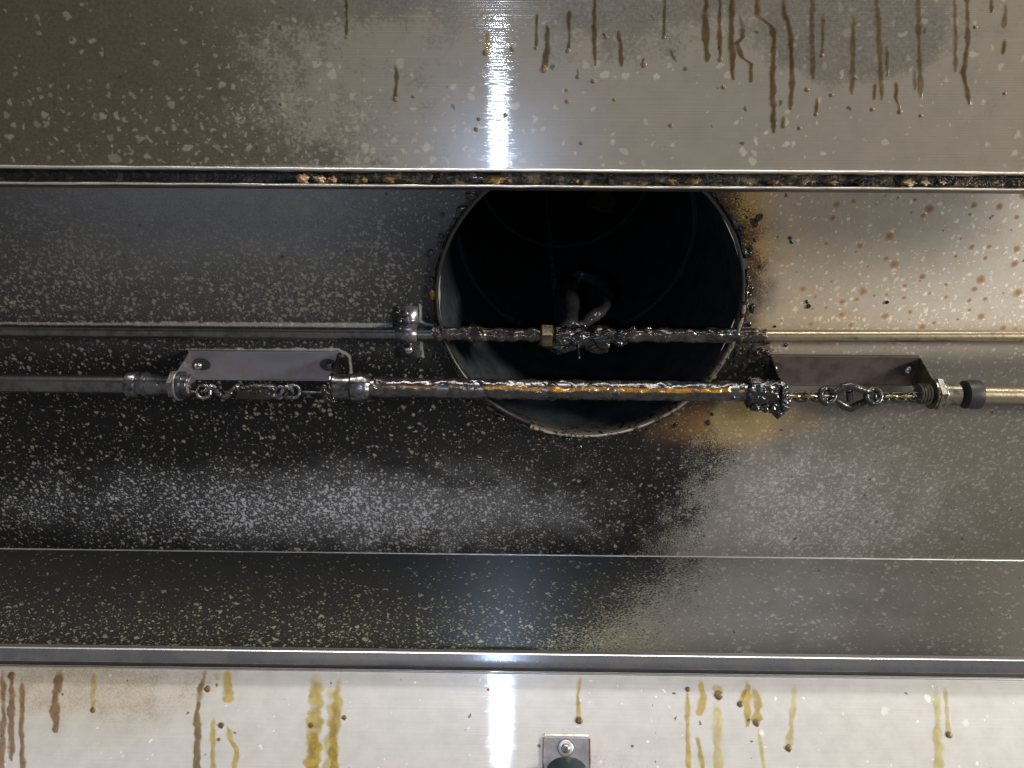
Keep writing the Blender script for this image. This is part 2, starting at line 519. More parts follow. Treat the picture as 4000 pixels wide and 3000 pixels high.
def tube(name, pts, r, mat, parent=None, seg=20, sub=1, sharp=True, **kw):
    pts = [Vector(p) for p in pts]
    if sub > 1:
        q = []
        for a, b in zip(pts, pts[1:]):
            q += [a.lerp(b, k / sub) for k in range(sub)]
        pts = q + [pts[-1]]
    radii = r if hasattr(r, '__len__') else [r] * len(pts)
    bm = sweep_bm(bmesh.new(), pts, radii, seg, **kw)
    o = from_bm(name, bm, mat, parent)
    return sharpen(o) if sharp else o


def lathe(name, origin, axis, prof, mat, parent=None, seg=32, **kw):
    """prof: (offset along axis, radius) pairs"""
    origin, axis = Vector(origin), Vector(axis).normalized()
    pts = [origin + axis * (a + i * 1e-6) for i, (a, r) in enumerate(prof)]
    bm = bmesh.new()
    u = axis.orthogonal().normalized()
    v = axis.cross(u)
    rings = []
    for p, (a, r) in zip(pts, prof):
        rings.append([bm.verts.new(p + (u * math.cos(t) + v * math.sin(t)) * r) for t in [2 * math.pi * k / seg for k in range(seg)]])
    for A, B in zip(rings, rings[1:]):
        for k in range(seg):
            bm.faces.new((A[k], A[(k + 1) % seg], B[(k + 1) % seg], B[k]))
    bm.faces.new(rings[0][::-1])
    bm.faces.new(rings[-1])
    return sharpen(from_bm(name, bm, mat, parent), 40)


def roughen(o, amp, freq, seed=0, sub=0):
    """push vertices along normals with noise: lumps of grease"""
    me = o.data
    if sub:
        bm = bmesh.new()
        bm.from_mesh(me)
        bmesh.ops.subdivide_edges(bm, edges=bm.edges[:], cuts=sub, use_grid_fill=True)
        bm.normal_update()
        bm.to_mesh(me)
        bm.free()
    for v in me.vertices:
        nz = mnoise.fractal(v.co * freq + Vector((seed, -seed, seed * 2)), 0.9, 2.0, 3)
        v.co = v.co + v.normal * amp * (nz + 0.3)
    for p in me.polygons:
        p.use_smooth = True
    me.update()
    return o


def hexnut(name, origin, axis, across, length, mat, parent, rot=0.3):
    origin, axis = Vector(origin), Vector(axis).normalized()
    u = axis.orthogonal().normalized()
    v = axis.cross(u)
    bm = bmesh.new()
    R = across / math.sqrt(3)
    rings = []
    for a, s in ((0, 0.9), (length * 0.12, 1), (length * 0.88, 1), (length, 0.9)):
        rings.append([bm.verts.new(origin + axis * a + (u * math.cos(rot + k * math.pi / 3) + v * math.sin(rot + k * math.pi / 3)) * R * s) for k in range(6)])
    for A, B in zip(rings, rings[1:]):
        for k in range(6):
            bm.faces.new((A[k], A[(k + 1) % 6], B[(k + 1) % 6], B[k]))
    bm.faces.new(rings[0][::-1])
    bm.faces.new(rings[-1])
    return from_bm(name, bm, mat, parent, smooth=False)


def box_bm(bm, c, ax, half):
    ax = [Vector(a).normalized() for a in ax]
    vs = []
    for i in (-1, 1):
        for j in (-1, 1):
            for k in (-1, 1):
                vs.append(bm.verts.new(Vector(c) + ax[0] * half[0] * i + ax[1] * half[1] * j + ax[2] * half[2] * k))
    for f in ((0, 1, 3, 2), (4, 6, 7, 5), (0, 4, 5, 1), (2, 3, 7, 6), (0, 2, 6, 4), (1, 5, 7, 3)):
        bm.faces.new([vs[i] for i in f])
    return bm


def bevel(bm, w, seg=2):
    bmesh.ops.recalc_face_normals(bm, faces=bm.faces[:])
    bmesh.ops.bevel(bm, geom=bm.edges[:], offset=w, segments=seg, profile=0.5, affect='EDGES')
    return bm


def plate(name, corners, thick, nrm, mat, parent, bev=0.0008):
    """polygon prism: corners lie on the visible face; thickness runs along nrm (away from it)"""
    bm = bmesh.new()
    nrm = Vector(nrm).normalized()
    a = [bm.verts.new(Vector(c)) for c in corners]
    b = [bm.verts.new(Vector(c) + nrm * thick) for c in corners]
    bm.faces.new(a)
    bm.faces.new(b[::-1])
    k = len(a)
    for i in range(k):
        bm.faces.new((a[i], b[i], b[(i + 1) % k], a[(i + 1) % k]))
    if bev:
        bevel(bm, bev, 2)
    return from_bm(name, bm, mat, parent, smooth=False)


def blob_mesh(seed, sub=2, lump=0.28):
    bm = bmesh.new()
    bmesh.ops.create_icosphere(bm, subdivisions=sub, radius=1.0)
    for v in bm.verts:
        v.co *= 1 + lump * mnoise.fractal(v.co * 1.3 + Vector((seed * 3.1, seed, 0)), 0.8, 2.0, 2)
    me = bpy.data.meshes.new('bead')
    bm.to_mesh(me)
    bm.free()
    for p in me.polygons:
        p.use_smooth = True
    return me


BEADS = {}


def bead(name, loc, normal, r, flat, mat, parent, stretch=1.0, direction=None):
    key = (mat, random.randrange(6))
    if key not in BEADS:
        me = blob_mesh(key[1] + hash(mat) % 7)
        me.materials.append(M[mat])
        BEADS[key] = me
    o = bpy.data.objects.new(name, BEADS[key])
    COL.objects.link(o)
    n = Vector(normal).normalized()
    d = Vector(direction) if direction is not None else Vector((random.uniform(-1, 1), random.uniform(-1, 1), random.uniform(-1, 1)))
    x = (d - n * d.dot(n)).normalized()
    y = n.cross(x)
    rot = Matrix((x, y, n)).transposed().to_4x4()
    o.parent = parent
    o.matrix_world = Matrix.Translation(loc) @ rot @ Matrix.Diagonal((r * stretch, r, r * flat, 1))
    return o


# ------------------------------------------------------------------ panels
class Panel:
    """flat sheet: point = origin + s * X + t * T, painted with dirt amounts and colours"""

    def __init__(self, origin, T, normal):
        self.o, self.T, self.n = Vector(origin), Vector(T).normalized(), Vector(normal).normalized()
        self.X = Vector((1, 0, 0))

    def at(self, px, py, lift=0.0):
        return hit(px, py, self.o, self.n) + self.n * lift

    def st(self, px, py):
        q = hit(px, py, self.o, self.n) - self.o
        return q.x, q.dot(self.T)

    def grid(self, s0, s1, t0, t1, cell, hole=None):
        ns, nt = int((s1 - s0) / cell) + 1, int((t1 - t0) / cell) + 1
        S, Tt = np.meshgrid(np.linspace(s0, s1, ns), np.linspace(t0, t1, nt))
        self.S, self.Tt, self.ns, self.nt = S.ravel(), Tt.ravel(), ns, nt
        idx = np.arange(ns * nt).reshape(nt, ns)
        F = np.stack([idx[:-1, :-1], idx[:-1, 1:], idx[1:, 1:], idx[1:, :-1]], -1).reshape(-1, 4)
        if hole:
            hs, ht, R = hole
            ds, dt = self.S - hs, self.Tt - ht
            r = np.hypot(ds, dt)
            snap = np.abs(r - R) < cell * 0.75
            self.S = np.where(snap, hs + ds * R / np.maximum(r, 1e-6), self.S)
            self.Tt = np.where(snap, ht + dt * R / np.maximum(r, 1e-6), self.Tt)
            fc = np.hypot(self.S[F].mean(1) - hs, self.Tt[F].mean(1) - ht)
            F = F[fc > R]
        self.F = F

    def blob(self, px, py, rx, ry, soft=1.0, ang=0.0):
        """0..1 bump centred on a measured spot; rx, ry in photograph pixels, turned into metres on the sheet"""
        s, t = self.st(px, py)
        rs = abs(self.st(px + rx, py)[0] - s)
        rt = abs(self.st(px, py + ry)[1] - t)
        ds, dt = self.S - s, self.Tt - t
        if ang:
            ds, dt = ds * math.cos(ang) + dt * math.sin(ang), -ds * math.sin(ang) + dt * math.cos(ang)
        d = np.sqrt((ds / rs) ** 2 + (dt / rt) ** 2)
        d = d + (fbm(self.S * 40, self.Tt * 40, 5) - 0.5) * 0.7 * soft
        return 1 - sstep(1 - 0.6 * soft, 1 + 0.6 * soft, d)

    def side(self, a, b, soft):
        """0..1 across the line from photo point a to b: 1 on the right-hand side (walking a to b, image y down), soft in metres"""
        (s0, t0), (s1, t1) = self.st(*a), self.st(*b)
        (_, tq) = self.st(a[0], a[1] + 10)
        sgn = 1 if tq > t0 else -1
        nx, ny = -(t1 - t0), (s1 - s0)
        L = math.hypot(nx, ny)
        d = ((self.S - s0) * nx + (self.Tt - t0) * ny) / L * sgn
        d = d + (fbm(self.S * 30, self.Tt * 30, 9) - 0.5) * soft * 0.2
        return sstep(-soft, soft, d)

    def near(self, pts, width):
        """0..1 within width of a polyline of photo points"""
        q = [self.st(*p) for p in pts]
        best = np.full(self.S.shape, 9.0)
        for (a, b), (c, d) in zip(q, q[1:]):
            L2 = (c - a) ** 2 + (d - b) ** 2
            k = np.clip(((self.S - a) * (c - a) + (self.Tt - b) * (d - b)) / L2, 0, 1)
            best = np.minimum(best, np.hypot(self.S - a - k * (c - a), self.Tt - b - k * (d - b)))
        best = best + (fbm(self.S * 160, self.Tt * 160, 3) - 0.5) * width * 0.7
        return 1 - sstep(width * 0.6, width * 1.1, best)

    def build(self, name, mat, base, film_col, film, dens, fdens, rust, haze, coat):
        X = np.array(self.X)
        P = np.array(self.o)[None] + self.S[:, None] * X[None] + self.Tt[:, None] * np.array(self.T)[None]
        me = bpy.data.meshes.new(name)
        me.from_pydata(P.tolist(), [], self.F.tolist())
        n = len(P)

        def put(nm, cols):
            at = me.attributes.new(nm, 'FLOAT_COLOR', 'POINT')
            a = np.ones((n, 4), np.float32)
            for i, c in enumerate(cols):
                a[:, i] = np.broadcast_to(c, (n,))
            at.data.foreach_set('color', a.ravel())
        put('base_col', base)
        put('film_col', film_col)
        put('mask', (np.clip(film, 0, 1), np.clip(dens, 0, 1), np.clip(fdens, 0, 1)))
        put('mask2', (np.clip(rust, 0, 1), np.clip(haze, 0, 1), np.clip(coat, 0, 1)))
        uvl = me.uv_layers.new(name='st')
        li = np.empty(len(me.loops), np.int32)
        me.loops.foreach_get('vertex_index', li)
        uv = np.stack([self.S[li] + 2, self.Tt[li] + 2], -1).astype(np.float32)
        uvl.data.foreach_set('uv', uv.ravel())
        used = np.unique(self.F)
        bm = bmesh.new()
        bm.from_mesh(me)
        bmesh.ops.delete(bm, geom=[v for v in bm.verts if not v.link_faces], context='VERTS')
        for f in bm.faces:
            f.normal_update()
            if f.normal.dot(self.n) < 0:
                f.normal_flip()
            f.smooth = True
        bm.to_mesh(me)
        bm.free()
        o = link(name, me, mat)
        tag(o, kind='structure')
        return o


def lerpc(a, b, f):
    return [a[i] * (1 - f) + b[i] * f for i in range(3)]


XL, XR = -0.80, 0.80

# ---- plenum ceiling: the horizontal sheet with the duct hole
ceil = Panel((HOLE.x, HOLE.y, H), (0, 1, 0), (0, 0, -1))
t_front = ceil.st(2000, 560)[1]
t_fold = FOLD.y - HOLE.y
ceil.grid(XL - HOLE.x, XR - HOLE.x, t_front, t_fold, 0.0024, hole=(0.0, 0.0, DUCT_R + 0.0015))
z = np.zeros_like(ceil.S)
one = z + 1
rad = np.hypot(ceil.S, ceil.Tt)
edge_low = ceil.side((2540, 1500), (2580, 2200), 0.14)          # 1 to the left of the black film's edge
edge_up = 1 - sstep(-0.02, 0.02, ceil.S)                          # left of the duct, above
lowhalf = ceil.side((0, 1330), (3000, 1350), 0.04)
leftside = np.clip(edge_low * sstep(0.02, 0.10, ceil.Tt) + edge_up * (1 - sstep(0.02, 0.10, ceil.Tt)), 0, 1)
rim = 1 - sstep(DUCT_R + 0.004, DUCT_R + 0.05, rad + (fbm(ceil.S * 50, ceil.Tt * 50, 2) - 0.5) * 0.03)
under = ceil.blob(2320, 1760, 480, 260, 1.6)
gr1 = fbm(ceil.S * 170, ceil.Tt * 210, 61, 2)
upgrey = leftside * (1 - lowhalf)
right = 1 - leftside
tanzone = right * (1 - ceil.side((2600, 1400), (4000, 1330), 0.03)) * (1 - rim)
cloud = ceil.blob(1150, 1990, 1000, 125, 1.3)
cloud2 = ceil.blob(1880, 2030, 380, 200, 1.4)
white_r = ceil.blob(2950, 2010, 560, 190, 1.4) * right
amber = np.clip(ceil.blob(2780, 1625, 270, 88, 1.3) + ceil.blob(2800, 940, 180, 330, 1.5), 0, 1) * right
amb_lo = ceil.blob(2780, 1625, 270, 88, 1.3)
film = np.clip(leftside + rim * 0.75 + under * 0.7, 0, 1)
film = np.maximum(film, 0.44 * amber)
film = np.maximum(film, tanzone * (0.22 + 0.16 * sstep(0.22, 0.45, ceil.S)))
K = lambda *c: [z + v for v in c]
fc = K(0.0042, 0.0042, 0.0050)
fc = lerpc(fc, lerpc(K(0.05, 0.049, 0.049), K(0.21, 0.208, 0.212), 1 - ceil.side((0, 960), (4000, 990), 0.06)), upgrey)  # reflected brightness painted into the upper-left film, paler towards the rail
soot_falloff = np.clip(1 - sstep(0.155, 0.30, rad + (gr1 - 0.5) * 0.02), 0, 1) * 0.72 + (1 - sstep(-0.66, -0.40, ceil.S)) * 0.6  # darker near duct and far left: soot plus painted light falloff
fc = lerpc(fc, K(0.020, 0.020, 0.021), np.clip(soot_falloff, 0, 1) * upgrey)
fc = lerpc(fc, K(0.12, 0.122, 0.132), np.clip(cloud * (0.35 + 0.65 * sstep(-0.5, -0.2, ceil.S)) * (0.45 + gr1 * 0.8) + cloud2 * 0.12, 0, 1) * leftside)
fc = lerpc(fc, K(0.54, 0.42, 0.28), tanzone * (1 - amber))
fc = lerpc(fc, K(0.17, 0.09, 0.035), np.clip(amber * 1.1, 0, 1) * (1 - 0.5 * rim))
basec = lerpc(K(0.25, 0.235, 0.20), K(0.150, 0.140, 0.120), right)
basec = lerpc(basec, lerpc(K(0.54, 0.445, 0.325), K(0.72, 0.665, 0.575), sstep(0.19, 0.40, ceil.S + 0.05 * (gr1 - 0.5))), tanzone)
basec = lerpc(basec, K(0.28, 0.272, 0.26), white_r * (0.5 + 0.8 * gr1))
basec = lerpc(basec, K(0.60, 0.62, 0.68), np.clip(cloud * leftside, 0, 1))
basec = lerpc(basec, lerpc(K(0.62, 0.38, 0.11), K(0.32, 0.25, 0.07), amb_lo), amber * (1 - 0.25 * amb_lo))
shroud = ceil.blob(2890, 1440, 120, 110, 1.2)
film = np.maximum(film, shroud)
fc = lerpc(fc, K(0.012, 0.011, 0.009), shroud)
# narrow paler strips beside the pipe, clamp and bracket
pale_strip = np.clip(ceil.near([(-200, 1262), (800, 1266), (1530, 1271)], 0.0021) + ceil.near([(1640, 1190), (1642, 1260), (1720, 1277)], 0.0018)
              + ceil.near([(735, 1366), (1330, 1368), (1365, 1392), (1372, 1460)], 0.0020) + ceil.near([(1645, 1330), (1650, 1395)], 0.0016), 0, 1) * leftside
basec = lerpc(basec, K(0.42, 0.43, 0.39), pale_strip)
film = film * (1 - pale_strip)
farleft = 1 - sstep(-0.62, -0.40, ceil.S)
dens = leftside * (0.40 + 0.40 * ceil.blob(700, 1080, 1100, 300) + 0.50 * cloud) * (1 - rim) * (1 - 0.75 * under)
dens = dens * (0.5 + 1.0 * fbm(ceil.S * 18, ceil.Tt * 18, 21)) + right * 0.75 * ceil.blob(3500, 1900, 800, 480) + white_r * 0.3
dens = dens + tanzone * 0.25
fdens = leftside * (0.22 + 0.2 * upgrey) + right * 0.18 + cloud * 0.55 + cloud2 * 0.3 + under * 0.16 + white_r * 0.25
rust = tanzone * (1 - rim) * 0.40 * sstep(0.16, 0.26, ceil.S)
haze = z + 0
coat = np.clip(leftside * (1 - 0.5 * cloud) + rim + shroud, 0, 1)
m_ceil = panel_material('greased_ceiling_steel', spot_scale=185, fine_scale=340, aniso=0.35, rough=0.42, film_rough=0.38, stip_amp=1.75, mott_amp=0.4, stip_scale=600, metallic=0.5, bump=0.15)
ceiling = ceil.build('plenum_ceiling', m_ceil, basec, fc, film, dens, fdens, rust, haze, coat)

# ---- plenum back wall
back = Panel(FOLD, (BACK_LOW - FOLD).normalized() if abs((BACK_LOW - FOLD).x) < 1e-6 else Vector((0, BACK_LOW.y - FOLD.y, BACK_LOW.z - FOLD.z)), -_bn)
back_len = (Vector((0, BACK_LOW.y - FOLD.y, BACK_LOW.z - FOLD.z))).length
back.grid(XL - FOLD.x, XR - FOLD.x, 0.0, back_len + 0.02, 0.0034)
z = np.zeros_like(back.S)
bl = back.side((2330, 2620), (2760, 2120), 0.13)
bl = 1 - bl
vt = np.clip(back.Tt / back_len, 0, 1)
film = np.clip(bl * (1 - 0.20 * vt), 0, 1)
fc = lerpc([z + c for c in (0.0045, 0.005, 0.0068)], [z + c for c in (0.028, 0.0275, 0.021)], vt * bl)
basec = lerpc([z + c for c in (0.105, 0.098, 0.085)], [z + c for c in (0.46, 0.45, 0.31)], bl * vt)
basec = lerpc(basec, [z + c for c in (0.17, 0.17, 0.17)], (1 - bl) * back.blob(2850, 2330, 500, 220, 1.4))
dens = bl * (0.05 + 0.16 * vt) + (1 - bl) * 0.3
fdens = bl * (0.22 + 0.78 * sstep(0.15, 0.95, vt)) * (0.55 + 0.9 * fbm(back.S * 14, back.Tt * 14, 31)) + (1 - bl) * 0.35
haze = z
m_back = panel_material('greased_back_steel', film_spec=0.6, spot_scale=185, fine_scale=310, spot_stretch=(0.62, 1.3, 1), spot_angle=0.45, aniso=0.85, rough=0.40, film_rough=0.31, metallic=0.4, bump=0.15, mott_amp=0.3, stip_amp=1.7, stip_scale=520, tangent=tuple(back.T))
back_wall = back.build('plenum_back_wall', m_back, basec, fc, film, dens, fdens, z, haze, bl)

# ---- sloping upper panel of the hood
T_up = Vector((0, -math.cos(UP_SLOPE), math.sin(UP_SLOPE)))
upp = Panel(UPP, T_up, _un)
upp.grid(XL - UPP.x, XR - UPP.x, 0.0, 0.26, 0.0030)
z = np.zeros_like(upp.S)
sfrac = sstep(-0.36, 0.30, upp.S)
wiped = np.clip(upp.blob(1500, 300, 560, 330) + upp.blob(2700, 520, 900, 230), 0, 1)
film = 0.86 - 0.52 * sfrac - 0.30 * wiped
topdark = upp.blob(3350, 120, 380, 210, 0.5) * 0.45 + upp.blob(2520, -20, 380, 110) * 0.5 + upp.blob(1350, -20, 500, 90) * 0.3
film = np.clip(film + topdark, 0, 1)
basec = lerpc([z + c for c in (0.205, 0.175, 0.128)], [z + c for c in (0.275, 0.238, 0.182)], sfrac)
fc = lerpc([z + c for c in (0.062, 0.049, 0.028)], [z + c for c in (0.175, 0.148, 0.110)], sfrac)
fc = lerpc(fc, [z + c for c in (0.16, 0.14, 0.115)], np.clip(topdark * 1.6, 0, 1))
dens = 0.20 + 0.48 * upp.blob(800, 500, 1000, 210) + 0.12 * upp.blob(3500, 560, 700, 120) + 0.14 * upp.blob(3450, 150, 450, 180)
fdens = 0.03 + 0.25 * upp.blob(1150, 540, 700, 130)
lines = upp.blob(500, 640, 1900, 30, 0.4) * (vnoise(upp.S * 3, upp.Tt * 900, 41) > 0.62)
film = np.clip(film - lines * 0.5, 0, 1)
haze = np.clip(upp.blob(1500, 330, 420, 260) * 0.35, 0, 1)
m_upp = panel_material('upper_panel_steel', spot_scale=150, fine_scale=280, aniso=1.0, rough=0.060, film_rough=0.25, metallic=0.40, brush=1.2, grain_bump=1.0, sheen=1.0, tangent=tuple(T_up), stip_amp=1.0, mott_amp=0.7, bump=0.006)
upper_panel = upp.build('upper_hood_panel', m_upp, basec, fc, film, dens, fdens, z, haze, z)

# ---- lower wall panel
T_lo = Vector((0, math.sin(LOW_TILT), -math.cos(LOW_TILT)))
low = Panel(LOW_P, T_lo, -_ln)
low.grid(XL - LOW_P.x, XR - LOW_P.x, 0.0, 0.22, 0.0030)
z = np.zeros_like(low.S)
tan = low.blob(250, 2650, 620, 210) * 0.9
film = np.clip(0.10 + 0.45 * tan + 0.25 * low.blob(2250, 3020, 500, 100), 0, 1)
basec = lerpc([z + c for c in (0.80, 0.785, 0.76)], [z + c for c in (0.60, 0.52, 0.41)], tan * 0.8)
fc = lerpc([z + c for c in (0.42, 0.41, 0.39)], [z + c for c in (0.46, 0.38, 0.29)], tan)
m_low = panel_material('lower_panel_steel', aniso=1.0, tangent=tuple(T_lo), bump=0.006, rough=0.060, grain_bump=0.85, sheen=1.0, film_rough=0.30, metallic=0.42, brush=1.0)
lower_panel = low.build('lower_wall_panel', m_low, basec, fc, film, z + 0.02, z + 0.03, z, z, z)


# ------------------------------------------------------------------ rails
def extrude_strip(name, prof, mat, parent, x0=XL, x1=XR, nx=1, wob=0.0, smooth=False, seed=0, thick=None):
    """profile of (y, z) points drawn along X"""
    bm = bmesh.new()
    rows = []
    for i in range(nx + 1):
        x = x0 + (x1 - x0) * i / nx
        row = []
        for k, (y, zz) in enumerate(prof):
            p = Vector((x, y, zz))
            if wob:
                p = p + mnoise.noise_vector(Vector((x * 7.0, 1.3, 2.7))) .yzx.x * Vector((0, 0.0006, 0.0006))
                q = mnoise.noise_vector(p * 55 + Vector((seed, k, 0))) * wob
                p = p + Vector((0, q.y, q.z))
            row.append(bm.verts.new(p))
        rows.append(row)
    for a, b in zip(rows, rows[1:]):
        for k in range(len(prof) - 1):
            bm.faces.new((a[k], a[k + 1], b[k + 1], b[k]))
    return from_bm(name, bm, mat, parent, smooth)


def yz(v):
    return (v.y, v.z)


def on_depth(py, depth):
    """point on the centre column's ray at a distance along the lens axis"""
    d = ray(2000, py)
    return CAM + d * (depth / d.dot(FWD))


# upper rail: rolled lip, sludge-filled channel, lower lip over a strip coloured as shade
dU = (UPP - CAM).dot(FWD)
ur = thing('upper_filter_rail', 'dark sludge-filled steel channel running along the foot of the upper panel', 'rail', Vector((0, UPP.y, UPP.z)))
p0 = on_depth(660, dU - 0.001)
extrude_strip('upper_lip', [yz(on_depth(655, dU + 0.006)), yz(on_depth(658, dU - 0.001)), yz(on_depth(664, dU - 0.003)), yz(on_depth(671, dU - 0.001)), yz(on_depth(673, dU + 0.012))],
              'lip', ur, nx=160, wob=0.0004, smooth=True)
chan = [yz(on_depth(673, dU + 0.0115)), yz(on_depth(676, dU + 0.016)), yz(on_depth(698, dU + 0.018)), yz(on_depth(722, dU + 0.016)), yz(on_depth(726, dU + 0.006))]
extrude_strip('channel', chan, 'soot_sludge', ur, x0=XL, x1=-0.155, nx=240, wob=0.0009, smooth=True, seed=4)
tag(extrude_strip('channel', chan, 'sludge', ur, x0=-0.155, x1=XR, nx=360, wob=0.0012, smooth=True, seed=4), label='amber and brown sludge in the middle and right of the channel')
extrude_strip('lower_lip', [yz(on_depth(721, dU + 0.010)), yz(on_depth(723, dU + 0.001)), yz(on_depth(727, dU - 0.001)), yz(on_depth(732, dU + 0.0005)), yz(on_depth(733, dU + 0.004))],
              'lip', ur, nx=220, wob=0.0006, smooth=True, seed=9)
extrude_strip('return_flange', [yz(on_depth(731.5, dU + 0.002)), yz(on_depth(738, dU + 0.012)), yz(on_depth(744, dU + 0.030)), yz(on_depth(735, dU + 0.034))],
              'rail_dark', ur, nx=40)  # gap shade below the lip, put into this strip's colour
# lower rail: bright top edge, face, underside with shade in its colour
lp = LOW_P
dL = (LOW_P - CAM).dot(FWD)
lr = thing('lower_filter_rail', 'clean bright steel rail running along the top of the lower panel', 'rail', Vector((0, LOW_P.y, LOW_P.z)))
extrude_strip('top_edge', [yz(on_depth(2540, dL + 0.030)), yz(on_depth(2547, dL - 0.008)), yz(on_depth(2551, dL - 0.011)), yz(on_depth(2557, dL - 0.0118))], 'rail_edge', lr, smooth=True, nx=120, wob=0.00012)
extrude_strip('face', [yz(on_depth(2557, dL - 0.0118)), yz(on_depth(2580, dL - 0.0130)), yz(on_depth(2603, dL - 0.0140)), yz(on_depth(2606, dL - 0.0130))], 'rail', lr, nx=120, wob=0.00012, smooth=True)
extrude_strip('underside', [yz(on_depth(2605.5, dL - 0.0132)), yz(on_depth(2610, dL - 0.004)), yz(on_depth(2624, dL + 0.0010))], 'rail_dark', lr)
extrude_strip('panel_edge', [yz(on_depth(2623, dL + 0.0006)), yz(on_depth(2625, dL - 0.0018)), yz(on_depth(2632, dL - 0.0018)), yz(on_depth(2634, dL + 0.0002))], 'rail_edge', lr, smooth=True)
# seam bead where ceiling meets back wall
seam = extrude_strip('corner_seam', [yz(FOLD + Vector((0, -0.0010, 0.0002))), yz(FOLD + Vector((0, -0.0009, -0.0007))), yz(FOLD + Vector((0, -0.0001, -0.0013)))], 'rail_edge', None, nx=300, wob=0.0002, smooth=True)
tag(seam, kind='structure')
FLAKES = [blob_mesh(70 + k * 5, 3, 1.1) for k in range(4)]
# lumps of dried grease lying in the upper channel
for px, rr, mat_ in ((1185, 0.0042, 'flake'), (1250, 0.0032, 'flake'), (1300, 0.0026, 'flake'), (1925, 0.0038, 'bead_amber'), (1900, 0.0024, 'bead_amber'), (1985, 0.002, 'bead_amber'),
                     (3545, 0.0035, 'flake'), (3610, 0.0028, 'flake'), (3680, 0.002, 'flake'), (2705, 0.0028, 'bead_amber'), (3250, 0.0024, 'bead_amber'), (1420, 0.0022, 'bead_amber'),
                     (1520, 0.0024, 'bead_amber'), (2250, 0.002, 'bead_amber'), (2380, 0.0026, 'grease'), (2620, 0.0024, 'bead_amber'), (1700, 0.0025, 'grease'), (3350, 0.0028, 'grease'), (3020, 0.0022, 'bead_amber')):
    p = on_depth(708, dU + 0.013)
    d = ray(px, 704 + (px - 2000) * 0.0062)
    p = CAM + d * ((dU + 0.013) / d.dot(FWD))
    fk = bpy.data.objects.new('grease_lump', FLAKES[random.randrange(4)].copy())
    fk.data.materials.append(M[mat_])
    COL.objects.link(fk)
    fk.parent = ur
    p = p + Vector((0, 0, 0.0012 * random.uniform(-1, 1)))
    fk.matrix_world = Matrix.Translation(p) @ Matrix.Rotation(random.uniform(-0.5, 0.5), 4, 'X') @ Matrix.Diagonal((rr * random.uniform(0.9, 1.8), rr * 0.7, rr * 0.75, 1))

# ------------------------------------------------------------------ exhaust duct
duct = thing('exhaust_duct', 'round black sooty exhaust duct opening in the plenum ceiling', 'duct', Vector((HOLE.x, HOLE.y, H)))
C0 = Vector((HOLE.x, HOLE.y, H))


def ring_wall(name, z0, z1, r, mat, parent, seg=128, nz=24, amp=0.0, freq=30, r1=None, a0=0.0, a1=2 * math.pi):
    bm = bmesh.new()
    rows = []
    full = a1 - a0 > 6.2
    for i in range(nz + 1):
        zz = z0 + (z1 - z0) * i / nz
        row = []
        for k in range(seg if full else seg + 1):
            a = a0 + (a1 - a0) * k / seg
            rr = r + ((r1 or r) - r) * i / nz
            p = C0 + Vector((math.cos(a) * rr, math.sin(a) * rr, zz))
            if amp:
                rr -= amp * abs(mnoise.fractal(Vector((p.x * freq, p.y * freq, p.z * freq * 0.25)), 0.9, 2, 3))
                p = C0 + Vector((math.cos(a) * rr, math.sin(a) * rr, zz))
            row.append(bm.verts.new(p))
        rows.append(row)
    m = len(rows[0])
    for A, B in zip(rows, rows[1:]):
        for k in range(m if full else m - 1):
            bm.faces.new((A[k], A[(k + 1) % m], B[(k + 1) % m], B[k]))
    return from_bm(name, bm, mat, parent)


ring_wall('duct_wall', 0.001, 0.225, DUCT_R, 'duct_in', duct, amp=0.0022)
ring_wall('duct_wall', 0.222, 0.56, DUCT_R - 0.004, 'duct_in', duct, amp=0.0020)
ring_wall('duct_wall', 0.558, 1.3, DUCT_R - 0.008, 'duct_in', duct, amp=0.0020)
bm = bmesh.new()
bmesh.ops.create_circle(bm, cap_ends=True, segments=64, radius=DUCT_R)
bmesh.ops.translate(bm, verts=bm.verts, vec=C0 + Vector((0, 0, 1.3)))
from_bm('duct_end', bm, 'duct_in', duct)


def torus(name, zc, R, r, mat, parent, seg=160, ms=10, amp=0.0, a0=0.0, a1=2 * math.pi, squash=1.0):
    bm = bmesh.new()
    full = a1 - a0 > 6.2
    rows = []
    for k in range(seg if full else seg + 1):
        a = a0 + (a1 - a0) * k / seg
        c = Vector((math.cos(a), math.sin(a), 0))
        row = []
        for j in range(ms):
            b = 2 * math.pi * j / ms
            p = C0 + c * (R + r * math.cos(b)) + Vector((0, 0, zc + r * squash * math.sin(b)))
            if amp:
                nz = mnoise.fractal(p * (70 if amp < 0.002 else 120), 0.9, 2, 3) - (0.35 if amp > 0.002 else 0)
                p = C0 + c * (R + (r + amp * (nz + .2)) * math.cos(b)) + Vector((0, 0, zc + (r * squash + amp * (nz + .2)) * math.sin(b)))
            row.append(bm.verts.new(p))
        rows.append(row)
    m = len(rows)
    for i in range(m if full else m - 1):
        A, B = rows[i], rows[(i + 1) % m]
        for j in range(ms):
            bm.faces.new((A[j], A[(j + 1) % ms], B[(j + 1) % ms], B[j]))
    return from_bm(name, bm, mat, parent)


ring_wall('joint_step', 0.2225, 0.2228, DUCT_R + 0.003, 'soot', duct, nz=1, r1=DUCT_R - 0.0055)
ring_wall('joint_step', 0.5585, 0.5588, DUCT_R, 'soot', duct, nz=1, r1=DUCT_R - 0.0095)
torus('joint_ring', 0.222, DUCT_R - 0.0035, 0.0010, 'soot', duct, amp=0.0010)
torus('joint_ring', 0.560, DUCT_R - 0.0075, 0.0010, 'soot', duct, amp=0.0008)


